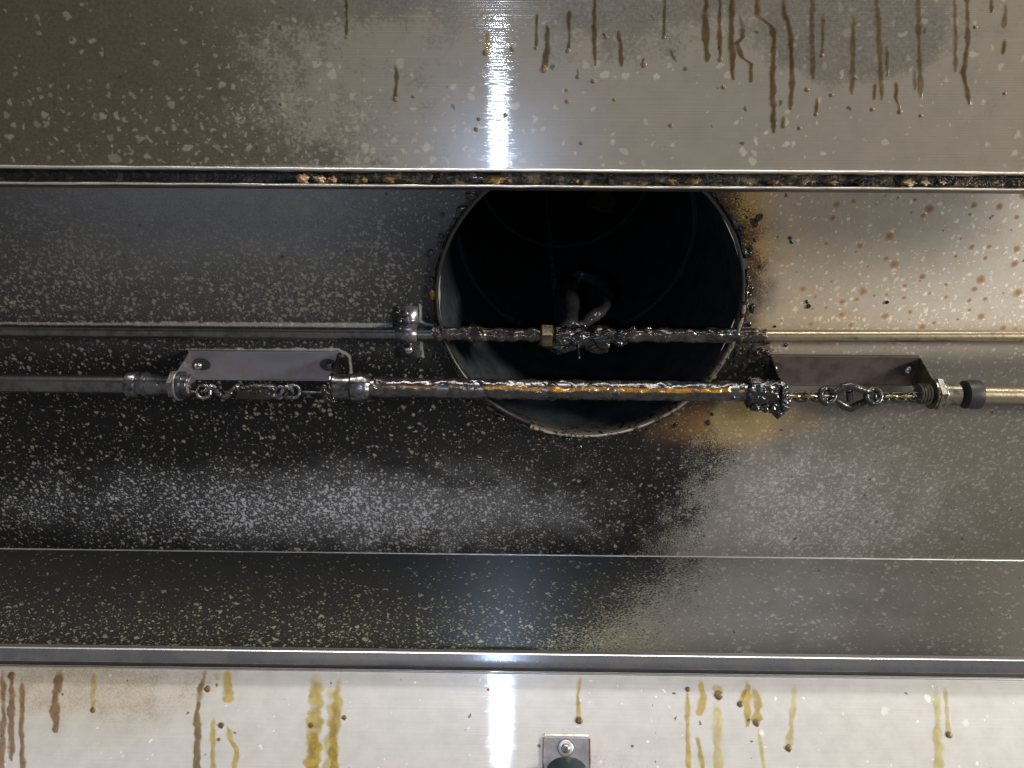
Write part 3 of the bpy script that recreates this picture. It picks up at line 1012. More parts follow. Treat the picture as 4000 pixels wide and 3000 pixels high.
def collar(name, a0, a1, mat, depth=0.014, seg=140):
    bm = bmesh.new()
    prof = [(DUCT_R + 0.0002, 0.004), (DUCT_R - 0.0006, -depth), (DUCT_R + 0.0016, -depth - 0.0006), (DUCT_R + 0.0026, -depth + 0.0004), (DUCT_R + 0.0030, -0.0006), (DUCT_R + 0.0065, -0.0010), (DUCT_R + 0.0075, 0.0002)]
    rows = []
    for k in range(seg + 1):
        a = a0 + (a1 - a0) * k / seg
        c = Vector((math.cos(a), math.sin(a), 0))
        rows.append([bm.verts.new(C0 + c * (r + 0.0003 * mnoise.noise(c * 30 + Vector((0, 0, zz * 200)))) + Vector((0, 0, zz))) for r, zz in prof])
    for A, B in zip(rows, rows[1:]):
        for j in range(len(prof) - 1):
            bm.faces.new((A[j], A[j + 1], B[j + 1], B[j]))
    o = from_bm(name, bm, mat, duct)
    return o


clean = collar('collar_rim', math.radians(-2), math.radians(112), 'collar')
tag(clean, label='bare bright part of the duct collar rim')
collar('collar_rim', math.radians(112), math.radians(358), 'collar_dark', depth=0.006)
# soot seam up the far wall of the duct
a = math.radians(97)
pts = [C0 + Vector((math.cos(a) * (DUCT_R - 0.009), math.sin(a) * (DUCT_R - 0.009), zz)) for zz in np.linspace(0.26, 1.25, 60)]
tube('weld_seam', pts, 0.0036, 'seam_grey', duct, seg=10, amp=0.0022, freq=60)
for k, (a0, a1, r_, am) in enumerate(((-62, -18, 0.0016, 0.0050), (-14, 22, 0.0018, 0.0062), (26, 62, 0.0014, 0.0038), (66, 118, 0.0014, 0.0034), (150, 172, 0.0014, 0.0036), (176, 216, 0.0012, 0.0030))):
    torus('tar_crust', -0.0015, DUCT_R + 0.0055, r_, 'grease', duct, seg=120, ms=14, amp=am, a0=math.radians(a0), a1=math.radians(a1), squash=0.8)
# glimpsed light painted as an olive patch high on the duct wall, and glints of wet grease on the joint
def on_duct(px, py, r):
    d = ray(px, py)
    o_ = CAM - C0
    A_q, B_q, C_q = d.x ** 2 + d.y ** 2, 2 * (o_.x * d.x + o_.y * d.y), o_.x ** 2 + o_.y ** 2 - r * r
    return CAM + d * ((-B_q + math.sqrt(B_q * B_q - 4 * A_q * C_q)) / (2 * A_q))


M['olive'] = simple('olive_light_patch', (0.15, 0.15, 0.06), 0, 0.35, 0.4, 120, 0.5)
for px, py, r_ in ((2345, 775, 0.022), (2375, 800, 0.016), (2315, 790, 0.013)):
    p = on_duct(px, py, DUCT_R - 0.0115)
    bead('light_patch', p, (C0 - p).to_2d().to_3d(), r_, 0.06, 'olive', duct, stretch=3.0, direction=(0, 0, 1))
for px, py in ((1840, 1040), (1862, 1080), (1905, 1150), (1932, 1186), (1962, 1215), (1985, 1233), (2012, 1252), (1968, 1180), (1985, 1168), (2560, 1155), (2480, 1165), (2230, 850), (2236, 905), (2246, 960), (2250, 1000)):
    p = on_duct(px, py, DUCT_R - 0.0058)
    bead('grease_bead', p, (C0 - p).to_2d().to_3d(), random.uniform(0.0016, 0.0034), 0.6, 'grease', duct, stretch=random.uniform(1.2, 2.6), direction=(random.uniform(-1, 1), 0, 1))
# wet beads round the rim
for k in range(90):
    a = math.radians(random.uniform(52, 140))
    r = DUCT_R + 0.0035 + abs(random.gauss(0, 0.005))
    bead('grease_bead', C0 + Vector((math.cos(a) * r, math.sin(a) * r, -0.0008)), (0, 0, -1), random.uniform(0.0008, 0.0022), 0.7, 'grease', duct, stretch=random.uniform(1, 2.2), direction=(-math.sin(a), math.cos(a), 0))
for k in range(150):
    a = random.uniform(0, 2 * math.pi)
    w = 0.25
    ca = math.degrees(a) % 360
    if 330 < ca or ca < 45:
        w = 0.9          # right-hand side, thickly beaded
    elif 60 < ca < 135:
        w = 0.55
    elif 150 < ca < 215:
        w = 0.45
    if random.random() > w:
        continue
    r = DUCT_R + random.choice((0.004, 0.006, 0.008, 0.012, 0.018)) + abs(random.gauss(0, 0.004))
    p = C0 + Vector((math.cos(a) * r, math.sin(a) * r, -0.0008))
    bead('grease_bead', p, (0, 0, -1), random.uniform(0.0014, 0.0036) * (0.6 if r > DUCT_R + 0.016 else 1), 0.7, random.choice(('grease', 'grease', 'grease', 'amber_grease')), duct, stretch=random.uniform(1, 1.9), direction=(-math.sin(a), math.cos(a), 0))

# ------------------------------------------------------------------ thin suppression pipe under the duct mouth
Z1 = H - 0.0125
sp = thing('suppression_pipe', 'thin upper pipe crossing the duct mouth with a grease-caked nozzle', 'pipe', atz(2200, 1312, Z1))
A_ = atz(-500, 1289, Z1)
B_ = atz(1720, 1307, Z1)
tube('pipe_run', [A_, B_], 0.0062, 'pipe_dark', sp, sub=30, seg=24)
C_ = atz(2890, 1313, Z1)
D_ = atz(4500, 1313, Z1)
pr = tube('pipe_run', [C_, D_], 0.0062, 'pipe_gold', sp, sub=30, seg=24)
tag(pr, label='gold-varnished right-hand run of the pipe')


def thick_below(p, d):
    return 0.6 + 1.1 * max(0.0, -d.z * 0.5 - d.y * 0.4 + 0.3)


def glint_side(d, p=None):
    # weight of the painted amber glint: 1 a little above the middle of the side that faces the room, 0 underneath and behind
    an = math.degrees(math.atan2(-d.z, -d.y))
    k = 1.0 if p is None else 0.78 + 0.22 * min(1, max(0, (p.x + 0.12) / 0.16))
    return max(0.0, 1 - abs(an - 55) / 42) * k


E_ = atz(1690, 1306, Z1)
F_ = atz(2990, 1314, Z1)
tube('grease_coating', [E_, E_.lerp(F_, 0.06), E_.lerp(F_, 0.94), F_], 0.0060, 'coat_pipe', sp, sub=190, seg=36, thin=glint_side, amp=0.0030, freq=58, seed=3, amp_fn=thick_below, sharp=False)
ax1 = (F_ - E_).normalized()
hexnut('hex_nut', atz(2112, 1312, Z1), ax1, 0.021, 0.0125, 'brass', sp, rot=0.25)
teeP = atz(2270, 1316, Z1)
tee = lathe('tee_fitting', teeP - ax1 * 0.027, ax1, [(0, .008), (0.002, .0105), (0.014, .0105), (0.016, .009), (0.038, .009), (0.040, .0105), (0.052, .0105), (0.054, .008)], 'grease', sp, seg=28)
roughen(tee, 0.0028, 110, 5, sub=3)
lump = blob_mesh(31, 4, 0.5)
lump.materials.append(M['grease'])
for px, py, s_ in ((2190, 1332, (.018, .011, .012)), (2330, 1330, (.015, .010, .0105)), (2250, 1318, (.013, .010, .011)), (2420, 1318, (.009, .008, .008)), (2470, 1300, (.006, .006, .005)), (2520, 1298, (.006, .005, .006))):
    o = bpy.data.objects.new('grease_lump', lump)
    COL.objects.link(o)
    o.parent = sp
    o.matrix_world = Matrix.Translation(atz(px, py, Z1)) @ Matrix.Rotation(random.uniform(0, 6), 4, 'X') @ Matrix.Diagonal((*s_, 1))
# hanging thread of grease with a drop at its end
q = atz(2255, 1335, Z1 - 0.004)
tube('grease_thread', [q, q + Vector((0, 0, -0.006)), q + Vector((0, 0, -0.016)), q + Vector((0, 0, -0.030)), q + Vector((0, 0, -0.0335)), q + Vector((0, 0, -0.036))],
     [.0052, .0030, .0010, .0006, .0015, .0004], 'grease', sp, seg=14, sharp=False)
# nozzle rising into the duct, with its blow-off cap strap
n0 = teeP + Vector((-0.010, 0, 0.006))
nz_ = tube('nozzle_body', [n0, n0 + Vector((-0.002, 0, 0.015)), n0 + Vector((-0.001, 0, 0.050)), n0 + Vector((0.001, 0, 0.100)), n0 + Vector((0.004, 0, 0.126)), n0 + Vector((0.005, 0, 0.131))],
           [.013, .0115, .0135, .0135, .0120, .006], 'nozzle', sp, seg=28, sub=1, amp=0.0022, freq=80, seed=8, sharp=False)
loop = [n0 + Vector(v) for v in ((0.002, -0.003, 0.128), (0.018, -0.006, 0.140), (0.034, -0.006, 0.130), (0.044, -0.006, 0.104), (0.043, -0.006, 0.074), (0.034, -0.006, 0.046), (0.020, -0.006, 0.024), (0.010, -0.004, 0.008))]
loop2 = []
for i in range(len(loop) - 1):
    p_, a_, b_, n_ = loop[max(i - 1, 0)], loop[i], loop[i + 1], loop[min(i + 2, len(loop) - 1)]
    for k in range(6):
        t = k / 6
        loop2.append(0.5 * ((2 * a_) + (b_ - p_) * t + (2 * p_ - 5 * a_ + 4 * b_ - n_) * t * t + (3 * a_ - p_ - 3 * b_ + n_) * t ** 3))
loop2.append(loop[-1])
tube('cap_strap', loop2, 0.0050, 'nozzle', sp, seg=18, amp=0.0042, freq=100, seed=12, sharp=False)

# ------------------------------------------------------------------ pipe clamp
pc = thing('pipe_clamp', 'small two-screw strap clamp holding the thin pipe left of the duct', 'clamp', atz(1595, 1290, H))
tt = 0.0011
y0, y1 = atz(1600, 1192, H).y, atz(1600, 1392, H).y
xc0, xc1 = atz(1556, 1290, H).x, atz(1638, 1290, H).x
yc = atz(1595, 1305, Z1).y
prof = [(y0, H - 0.0012), (yc - 0.0105, H - 0.0012), (yc - 0.0082, H - 0.0030)]
for k in range(0, 13):
    an = math.pi * k / 12
    prof.append((yc - 0.0078 * math.cos(an), Z1 - 0.0078 * math.sin(an)))
prof += [(yc + 0.0082, H - 0.0030), (yc + 0.0105, H - 0.0012), (y1, H - 0.0012)]
st_ = extrude_strip('strap', prof, 'strap', pc, x0=xc0, x1=xc1, smooth=True)
sol = st_.modifiers.new('thickness', 'SOLIDIFY')
sol.thickness = 0.0011
sharpen(st_, 50)


def screw(loc, n, r, parent, mat='screw', slot=True):
    n = Vector(n).normalized()
    o = lathe('screw', Vector(loc), n, [(0, r), (r * 0.25, r), (r * 0.55, r * 0.85), (r * 0.75, r * 0.55), (r * 0.82, r * 0.2)], mat, parent, seg=20)
    for p in o.data.polygons:
        p.use_smooth = True
    if slot:
        u = n.orthogonal().normalized()
        v = n.cross(u)
        bm = bmesh.new()
        box_bm(bm, Vector(loc) + n * r * 0.80, (u, v, n), (r * 0.42, r * 0.09, r * 0.06))
        box_bm(bm, Vector(loc) + n * r * 0.80, (v, u, n), (r * 0.42, r * 0.09, r * 0.061))
        from_bm('cross_recess', bm, 'dark_nut', o, smooth=False)
    return o


screw(atz(1583, 1226, H - 0.0022), (0, 0, -1), 0.0042, pc, 'fitting', slot=False)
screw(atz(1597, 1366, H - 0.0022), (0, 0, -1), 0.0046, pc, slot=False)
for k in range(26):
    f = k / 25
    px, py = 1552 + 25 * f + random.uniform(-9, 12), 1200 + 175 * f
    z_ = H - 0.0018 - (0.016 if 0.42 < f < 0.66 else 0.0)
    bead('grease_bead', atz(px, py, z_), (0, 0, -1), random.uniform(0.0016, 0.0032), 0.8, 'grease', pc)

# ------------------------------------------------------------------ conduits and their brackets
Z2 = H - 0.040


def P2(px):
    """point on the common conduit axis at a photo column"""
    return atz(px, 1520 + (px - 2000) * 0.0118, Z2)


AX2 = (P2(3000) - P2(1000)).normalized()


def U_bracket(name, label, mat, pl, pr_, pt, pb, ear_l, ear_r, group):
    """pl..pr: plate ends, pt..pb: plate top and bottom at mid length (photo px); ears stand towards the lens at both ends"""
    zb = H - 0.004
    xa, xb = atz(pl, pt, zb).x, atz(pr_, pt, zb).x
    sl = 0.0086
    mid = (pl + pr_) / 2
    ya, yb = atz(mid, pt, zb).y, atz(mid, pb, zb).y
    t = thing(name, label, 'bracket', Vector(((xa + xb) / 2, (ya + yb) / 2, H)), group)
    # base plate with a slim turned edge above and below
    bm = bmesh.new()
    box_bm(bm, ((xa + xb) / 2, (ya + yb) / 2, zb + 0.0008), ((1, 0, 0), (0, 1, 0), (0, 0, 1)), ((xb - xa) / 2, (yb - ya) / 2, 0.0008))
    bevel(bm, 0.0004, 1)
    from_bm('base_plate', bm, mat, t, smooth=False)
    for yy, dz in ((ya - 0.0004, 0.004), (yb + 0.0004, 0.004)):
        bm = bmesh.new()
        box_bm(bm, ((xa + xb) / 2, yy, zb + 0.0018), ((1, 0, 0), (0, 1, 0), (0, 0, 1)), ((xb - xa) / 2, 0.0009, 0.0021))
        bevel(bm, 0.0005, 2)
        from_bm('turned_edge', bm, mat, t, smooth=False)
    yax = P2(mid).y
    for xe, m_ in ((xa, ear_l), (xb, ear_r)):
        r = 0.0155
        ring = []
        for k in range(13):
            an = math.pi * (-0.12 + 1.24 * k / 12)
            ring.append(Vector((xe, yax + r * math.cos(math.pi - an) * -1, Z2 - r * math.sin(an))))
        outline = [Vector((xe, ya, zb + 0.002)), ] + [Vector((xe, yb, zb + 0.002))] + ring
        plate('ear', outline, 0.0018, (1, 0, 0), m_, t, bev=0.0003)
    return t, xa, xb, ya, yb, zb


lb, lxa, lxb, lya, lyb, lzb = U_bracket('link_bracket', 'blue-grey steel channel bracket on the black ceiling left of the duct', 'bracket', 735, 1318, 1378, 1482, 'bracket', 'grease', 'fusible link brackets')
screw(atz(775, 1428, lzb - 0.0006), (0, 0, -1), 0.0042, lb, slot=False)
screw(atz(1290, 1428, lzb - 0.0006), (0, 0, -1), 0.0040, lb, 'fitting', slot=False)
rb, rxa, rxb, rya, ryb, rzb = U_bracket('link_bracket', 'brown tarnished steel channel bracket right of the duct', 'bracket_brown', 3010, 3595, 1396, 1502, 'grease', 'fitting_olive', 'fusible link brackets')
screw(atz(3548, 1444, rzb - 0.0006), (0, 0, -1), 0.0042, rb, slot=False)
screw(atz(3022, 1440, rzb - 0.0006), (0, 0, -1), 0.0042, rb, 'fitting_olive', slot=False)


def slot_hole(px, py, zb, parent, w=70, h=46):
    c = atz(px, py, zb - 0.0003)
    rx = abs(atz(px + w / 2, py, zb).x - c.x)
    ry = abs(atz(px, py + h / 2, zb).y - c.y)
    bm = bmesh.new()
    vs_ = [bm.verts.new(c + Vector((math.cos(a) * rx, math.sin(a) * ry, 0))) for a in [2 * math.pi * k / 24 for k in range(24)]]
    bm.faces.new(vs_)
    return from_bm('screw_slot', bm, 'rail_dark', parent)


slot_hole(788, 1423, lzb, lb)
slot_hole(1283, 1426, lzb, lb)
slot_hole(3538, 1444, rzb, rb)
slot_hole(3026, 1440, rzb, rb)

R2 = 0.0094
xl_ear, xl_ear2, xr_ear, xr_ear2 = lxa, lxb, rxa, rxb


def axp(x, dy=0, dz=0):
    p = P2(2000)
    q_ = p + AX2 * ((x - p.x) / AX2.x)
    return q_ + Vector((0, dy, dz))


# left conduit
lc = thing('steel_conduit', 'dull grey conduit entering from the left edge into the left bracket', 'conduit', P2(200), 'conduits along the plenum')
tube('conduit_run', [P2(-700), P2(530)], R2, 'pipe_dark', lc, sub=20, seg=28)
o = lathe('compression_nut', P2(497), AX2, [(0, .0100), (.002, .0128), (.0105, .0134), (.012, .0125), (.0125, .0108)], 'fitting', lc)
o = lathe('connector_body', P2(545), AX2, [(0, .0108), (.006, .0110), (.0062, .0126), (.0085, .0126), (.0087, .0108), (.022, .0108), (.0225, .0095), (.034, .0095)], 'fitting', lc)
hexnut('lock_nut', axp(lxa - 0.0062), AX2, 0.026, 0.006, 'fitting_olive', lc, rot=0.1)
lathe('lock_ring', axp(lxa + 0.002), AX2, [(0, .0135), (.0005, .0142), (.0035, .0142), (.0042, .0115), (.009, .0115), (.0095, .0100)], 'fitting', lc)
lathe('bushing', axp(lxa + 0.011), AX2, [(0, .0098), (.003, .0098), (.0036, .0088)], 'screw', lc)

# middle conduit, caked with grease
mc = thing('steel_conduit', 'grease-caked amber-lit conduit spanning below the duct between both brackets', 'conduit', P2(2100), 'conduits along the plenum')
tube('conduit_run', [P2(1380), P2(2940)], R2, 'pipe_dark', mc, sub=40, seg=28)
tube('grease_coating', [P2(1465), P2(1500), P2(2850), P2(2900)], 0.0096, 'coat_conduit', mc, sub=170, seg=40, thin=glint_side, amp=0.0017, freq=95, seed=21, amp_fn=thick_below, sharp=False)
o = lathe('connector_body', axp(lxb + 0.0015), AX2, [(0, .0120), (.001, .0138), (.0035, .0138), (.0038, .0128), (.0175, .0128), (.018, .0115)], 'fitting', mc)
o = lathe('compression_nut', axp(lxb + 0.0190), AX2, [(0, .0120), (.002, .0142), (.010, .0146), (.016, .0136), (.020, .0105)], 'fitting', mc)
roughen(o, 0.0009, 120, 3, sub=1)
o = lathe('compression_nut', axp(rxa - 0.0315), AX2, [(0, .0105), (.003, .0138), (.012, .0140), (.016, .0132), (.026, .0130), (.0305, .0130)], 'grease', mc)
roughen(o, 0.0028, 110, 9, sub=3)
for x_, dy, dz, s_ in ((rxa + 0.001, 0.016, -0.012, .0052), (rxa - 0.004, 0.012, -0.010, .006), (rxa + 0.004, 0.006, -0.006, .007), (rxa + 0.002, -0.006, -0.002, .006), (rxa - 0.012, 0.010, -0.009, .0062),
                       (rxa - 0.022, 0.009, -0.009, .0058), (rxa + 0.006, 0.002, 0.0, .005), (rxa + 0.003, 0.010, -0.013, .0055)):
    o = bpy.data.objects.new('grease_lump', lump)
    COL.objects.link(o)
    o.parent = mc
    o.matrix_world = Matrix.Translation(axp(x_, dy, dz)) @ Matrix.Rotation(random.uniform(0, 6), 4, 'Z') @ Matrix.Diagonal((s_, s_ * 1.1, s_, 1))
for k in range(34):
    x_ = lxb + random.choice((-0.004, -0.002, 0.0, 0.003)) + random.gauss(0, 0.0012)
    an = random.uniform(-0.6, 2.4)
    bead('grease_bead', axp(x_, 0.0150 * math.cos(an), -0.0150 * math.sin(an)), (0, math.cos(an), -math.sin(an)), random.uniform(0.0012, 0.0028), 0.8, 'grease', mc)

# right conduit
rc = thing('steel_conduit', 'brassy conduit leaving the brown bracket towards the right edge', 'conduit', P2(3900), 'conduits along the plenum')
tube('conduit_run', [P2(3790), P2(4700)], R2 * 0.93, 'pipe_gold', rc, sub=20, seg=28)
lathe('compression_nut', P2(3762), AX2, [(0, .0118), (.001, .0140), (.010, .0150), (.0145, .0146), (.017, .0105)], 'dark_nut', rc)
lathe('connector_body', axp(rxb + 0.004), AX2, [(0, .0122), (.012, .0122), (.0125, .0115), (.022, .0118)], 'fitting_olive', rc)
hexnut('lock_nut', axp(rxb + 0.0020), AX2, 0.030, 0.0065, 'fitting_olive', rc, rot=0.25)
for k in range(4):
    lathe('thread_ring', axp(rxb - 0.0125 + k * 0.0030), AX2, [(0, .0095), (.0011, .0106), (.0022, .0095)], 'fitting_olive', rc)
roughen(hexnut('outer_nut', axp(rxb + 0.0085), AX2, 0.026, 0.003, 'fitting_olive', rc), 0.0004, 200)


# ------------------------------------------------------------------ fusible links
def ring_link(name, c, ax, side, L, W, r, mat, parent, amp=0.0):
    """stadium-shaped chain link: long axis ax, short axis side"""
    ax, side = Vector(ax).normalized(), Vector(side).normalized()
    pts = []
    h = (L - W) / 2
    for k in range(9):
        a = -math.pi / 2 + math.pi * k / 8
        pts.append(Vector(c) + ax * (h + W / 2 * math.cos(a)) + side * W / 2 * math.sin(a))
    for k in range(9):
        a = math.pi / 2 + math.pi * k / 8
        pts.append(Vector(c) + ax * (-h + W / 2 * math.cos(a)) + side * W / 2 * math.sin(a))
    pts.append(pts[0])
    return tube(name, pts, r, mat, parent, seg=10, cap=False, amp=amp, freq=200, sharp=False)


def PL(px, py, dz=0.0):
    return atz(px, py, Z2 - 0.004 + dz)


YB = Vector((0, 0.78, -0.62)).normalized()     # image-down on the slack chain
ZB = Vector((0, 0.62, 0.78)).normalized()
# left link, drowned in black grease
ll = thing('fusible_link', 'grease-drowned twisted hooks and link hanging below the blue-grey bracket', 'fusible link', PL(1000, 1525), 'fusible links')
tube('cable', [PL(676, 1529), PL(765, 1531)], 0.0013, 'fitting', ll, seg=10, sub=6, amp=0.0005, freq=300, sharp=False)
tube('cable', [PL(1168, 1534), PL(1300, 1534)], 0.0014, 'fitting', ll, seg=10, sub=8, amp=0.0007, freq=300, sharp=False)


def s_hook(px0, px1, py, amp_px, phase, r):
    pts = []
    for k in range(25):
        f = k / 24
        pts.append(PL(px0 + (px1 - px0) * f, py + amp_px * math.sin(phase + f * 2 * math.pi), 0.003 * math.cos(phase + f * 2 * math.pi)))
    return tube('twisted_hook', pts, r, 'wet_hook', ll, seg=12, amp=0.0006, freq=160, sharp=False)


ring_link('hook_eye', PL(796, 1531), (1, 0, 0), YB, 0.0135, 0.0125, 0.0016, 'wet_hook', ll, amp=0.0005)
s_hook(800, 905, 1531, 24, math.pi, 0.0018)
s_hook(835, 945, 1530, 20, -0.6, 0.0018)
s_hook(1060, 1150, 1531, 22, 0.3, 0.0018)
ring_link('hook_eye', PL(1142, 1530), (1, 0, 0), YB, 0.0150, 0.0125, 0.0017, 'wet_hook', ll, amp=0.0006)
ring_link('hook_eye', PL(1095, 1532), (1, 0, 0), YB, 0.0110, 0.0110, 0.0017, 'wet_hook', ll, amp=0.0006)
bm = bmesh.new()
c_ = PL(1000, 1530)
box_bm(bm, c_, ((1, 0, 0.05), YB, ZB), (0.0195, 0.0068, 0.0030))
bevel(bm, 0.002, 3)
bmesh.ops.subdivide_edges(bm, edges=bm.edges[:], cuts=5, use_grid_fill=True)
o = from_bm('link_body', bm, 'grease', ll)
roughen(o, 0.0022, 170, 17)
for k in range(46):
    px = random.uniform(890, 1130)
    py = 1530 + random.uniform(-26, 30)
    bead('grease_bead', PL(px, py, -0.003), ZB * -1, random.uniform(0.0009, 0.0023), 0.8, 'grease', ll)

# right link on its chain
rl = thing('fusible_link', 'diamond-shaped link with a dark red bulb on a thin chain below the brown bracket', 'fusible link', PL(3320, 1555), 'fusible links')


def pyr(px):
    return 1549 + (px - 3050) * 0.004


px = 3030
flip = 0
for k in range(7):
    w_ = 36
    ring_link('chain_link', PL(px, pyr(px)), AX2, YB if flip else ZB, 0.0135, 0.0078 if flip else 0.0060, 0.0018, 'chain_brass' if flip == 0 else 'chain_dark', rl)
    px += 33
    flip = 1 - flip
px = 3445
for k in range(5):
    ring_link('chain_link', PL(px, pyr(px)), AX2, YB if flip else ZB, 0.0135, 0.0074 if flip else 0.0060, 0.0018, 'chain_brass' if flip == 0 else 'chain_dark', rl)
    px += 32
    flip = 1 - flip
tube('cable', [PL(3592, 1550), PL(3665, 1551)], 0.0016, 'chain_dark', rl, seg=10)
ring_link('link_eye', PL(3232, 1546), AX2, YB, 0.0145, 0.0150, 0.0028, 'chain_dark', rl, amp=0.0008)
ring_link('link_eye', PL(3412, 1548), AX2, YB, 0.0145, 0.0150, 0.0028, 'chain_dark', rl, amp=0.0008)
for pts in ([(3240, 1530), (3268, 1531), (3290, 1512), (3318, 1506), (3345, 1514), (3380, 1527), (3405, 1528)], [(3238, 1562), (3270, 1566), (3295, 1584), (3322, 1594), (3350, 1582), (3385, 1566), (3408, 1564)]):
    tube('link_arm', [PL(*q_) for q_ in pts], [.0028, .0030, .0036, .0040, .0036, .0030, .0028], 'chain_dark', rl, seg=14, sub=1, amp=0.001, freq=150, sharp=False)
lathe('glass_bulb', PL(3317, 1526), (PL(3321, 1576) - PL(3317, 1526)), [(0, .0020), (.001, .0034), (.0105, .0034), (.0125, .0028)], 'red_bulb', rl)
lathe('bulb_cap', PL(3316, 1514), (PL(3321, 1576) - PL(3317, 1526)), [(0, .0016), (.003, .0024)], 'fitting', rl)

for k in range(40):
    px = random.choice((random.uniform(3020, 3225), random.uniform(3430, 3590)))
    bead('grease_bead', PL(px, pyr(px) + random.uniform(-9, 14), -0.0015), ZB * -1, random.uniform(0.0009, 0.0022), 0.9, 'grease', rl)
for k in range(22):
    px = random.uniform(3225, 3425)
    e = 34 * (1 - abs(px - 3322) / 110) + 8
    bead('grease_bead', PL(px, 1549 + random.choice((-1, 1)) * e + random.uniform(-5, 5), -0.0018), ZB * -1, random.uniform(0.0010, 0.0022), 0.9, 'grease', rl)

# ------------------------------------------------------------------ latch plate on the lower panel
cl = thing('filter_latch', 'small steel latch plate with one screw and green handle on the lower panel', 'latch', low.at(2212, 2990))
nlow = low.n
c0, c1, c2, c3 = low.at(2124, 2878, 0.0016), low.at(2303, 2882, 0.0016), low.at(2306, 3190, 0.0016), low.at(2120, 3186, 0.0016)
plate('latch_plate', [c0, c1, c2, c3], 0.0013, -nlow, 'clip', cl, bev=0.0004)
e0, e1, e2, e3 = low.at(2128, 2864, 0.0009), low.at(2300, 2868, 0.0009), low.at(2301, 2877, 0.0020), low.at(2126, 2873, 0.0020)
plate('turned_edge', [e0, e1, e2, e3], 0.0008, -nlow, 'clip', cl, bev=0.0002)
screw(low.at(2209, 2921, 0.0024), nlow, 0.0043, cl)
lathe('washer', low.at(2209, 2921, 0.0016), nlow, [(0, .0068), (.0006, .0068), (.0009, .0062)], 'rail_edge', cl)
lathe('rust_ring', low.at(2209, 2921, 0.00162), nlow, [(0, .0078), (.0002, .0078)], 'rust', cl)
for a_, b_ in (((2124, 2880), (2120, 3100)), ((2303, 2884), (2306, 3100))):
    tube('rust_line', [low.at(*a_, 0.0017), low.at(*b_, 0.0017)], 0.0006, 'rust', cl, seg=8, sub=20, amp=0.0003, freq=200)
# domed handle
bm = bmesh.new()
rows = []
for i in range(15):
    f = i / 14
    py = 2956 + 210 * f
    row = []
    for k in range(21):
        g = k / 20 * 2 - 1
        px = 2212 + 76 * g
        up_ = 0.030 * math.sin(min(1, f * 1.4) * math.pi / 2) * (1 - abs(g) ** 3.2)
        lift_py = py + 38 * abs(g) ** 3 * (1 - f)
        row.append(bm.verts.new(low.at(px, lift_py, 0.0018) + nlow * up_))
    rows.append(row)
for A, B in zip(rows, rows[1:]):
    for k in range(20):
        bm.faces.new((A[k], A[k + 1], B[k + 1], B[k]))
from_bm('handle', bm, 'clip_green', cl)


# ------------------------------------------------------------------ grease runs and beads on the panels
def run(pan, parent, pts, w, mat, seed=0, head=False, name='grease_run', h=0.00022):
    """a raised, rounded ribbon of set grease along measured points; w in photo px"""
    P = []
    for (a, b) in zip(pts, pts[1:]):
        n = max(2, int(math.hypot(b[0] - a[0], b[1] - a[1]) / 12))
        P += [(a[0] + (b[0] - a[0]) * k / n, a[1] + (b[1] - a[1]) * k / n) for k in range(n)]
    P.append(pts[-1])
    bm = bmesh.new()
    lay = bm.verts.layers.float.new('thick')
    rows = []
    n = len(P)
    for i, (x, y) in enumerate(P):
        f = i / (n - 1)
        ww = w * 0.5 * (0.80 + 0.5 * mnoise.noise(Vector((seed * 7.1, y * 0.02, 0))) + 0.25 * mnoise.noise(Vector((seed * 3.3, y * 0.09, 4))))
        ww *= min(1.0, 0.35 + f * 5) * (1.0 if f < 0.93 else (1 - (f - 0.93) / 0.07 * 0.55))
        xx = x + 0.16 * w * mnoise.noise(Vector((seed, y * 0.03, 9)))
        e = 1.0 + 0.25 * mnoise.noise(Vector((seed * 5, y * 0.15, 2)))
        row = []
        for k in range(7):
            g = k / 6 * 2 - 1
            vv = bm.verts.new(pan.at(xx + ww * g * e, y, 0.00025 + h * (1 - g * g) ** 0.6 * (0.6 + 0.8 * max(0, f - 0.6))))
            vv[lay] = (1 - g * g) * (0.55 + 0.45 * f) * (0.7 + 0.6 * mnoise.noise(Vector((seed * 2.7, y * 0.03, g * 0.8)))) * min(1.0, 0.15 + f * 6)
            row.append(vv)
        rows.append(row)
    for A, B in zip(rows, rows[1:]):
        for k in range(6):
            bm.faces.new((A[k], A[k + 1], B[k + 1], B[k]))
    o = from_bm(name, bm, mat, parent)
    if head:
        x, y = P[-1]
        bead('grease_bead', pan.at(x, y, 0.0003), pan.n, max(0.0010, 0.00006 * w), 0.4, 'bead_amber', parent, stretch=1.15, direction=pan.T)
    return o


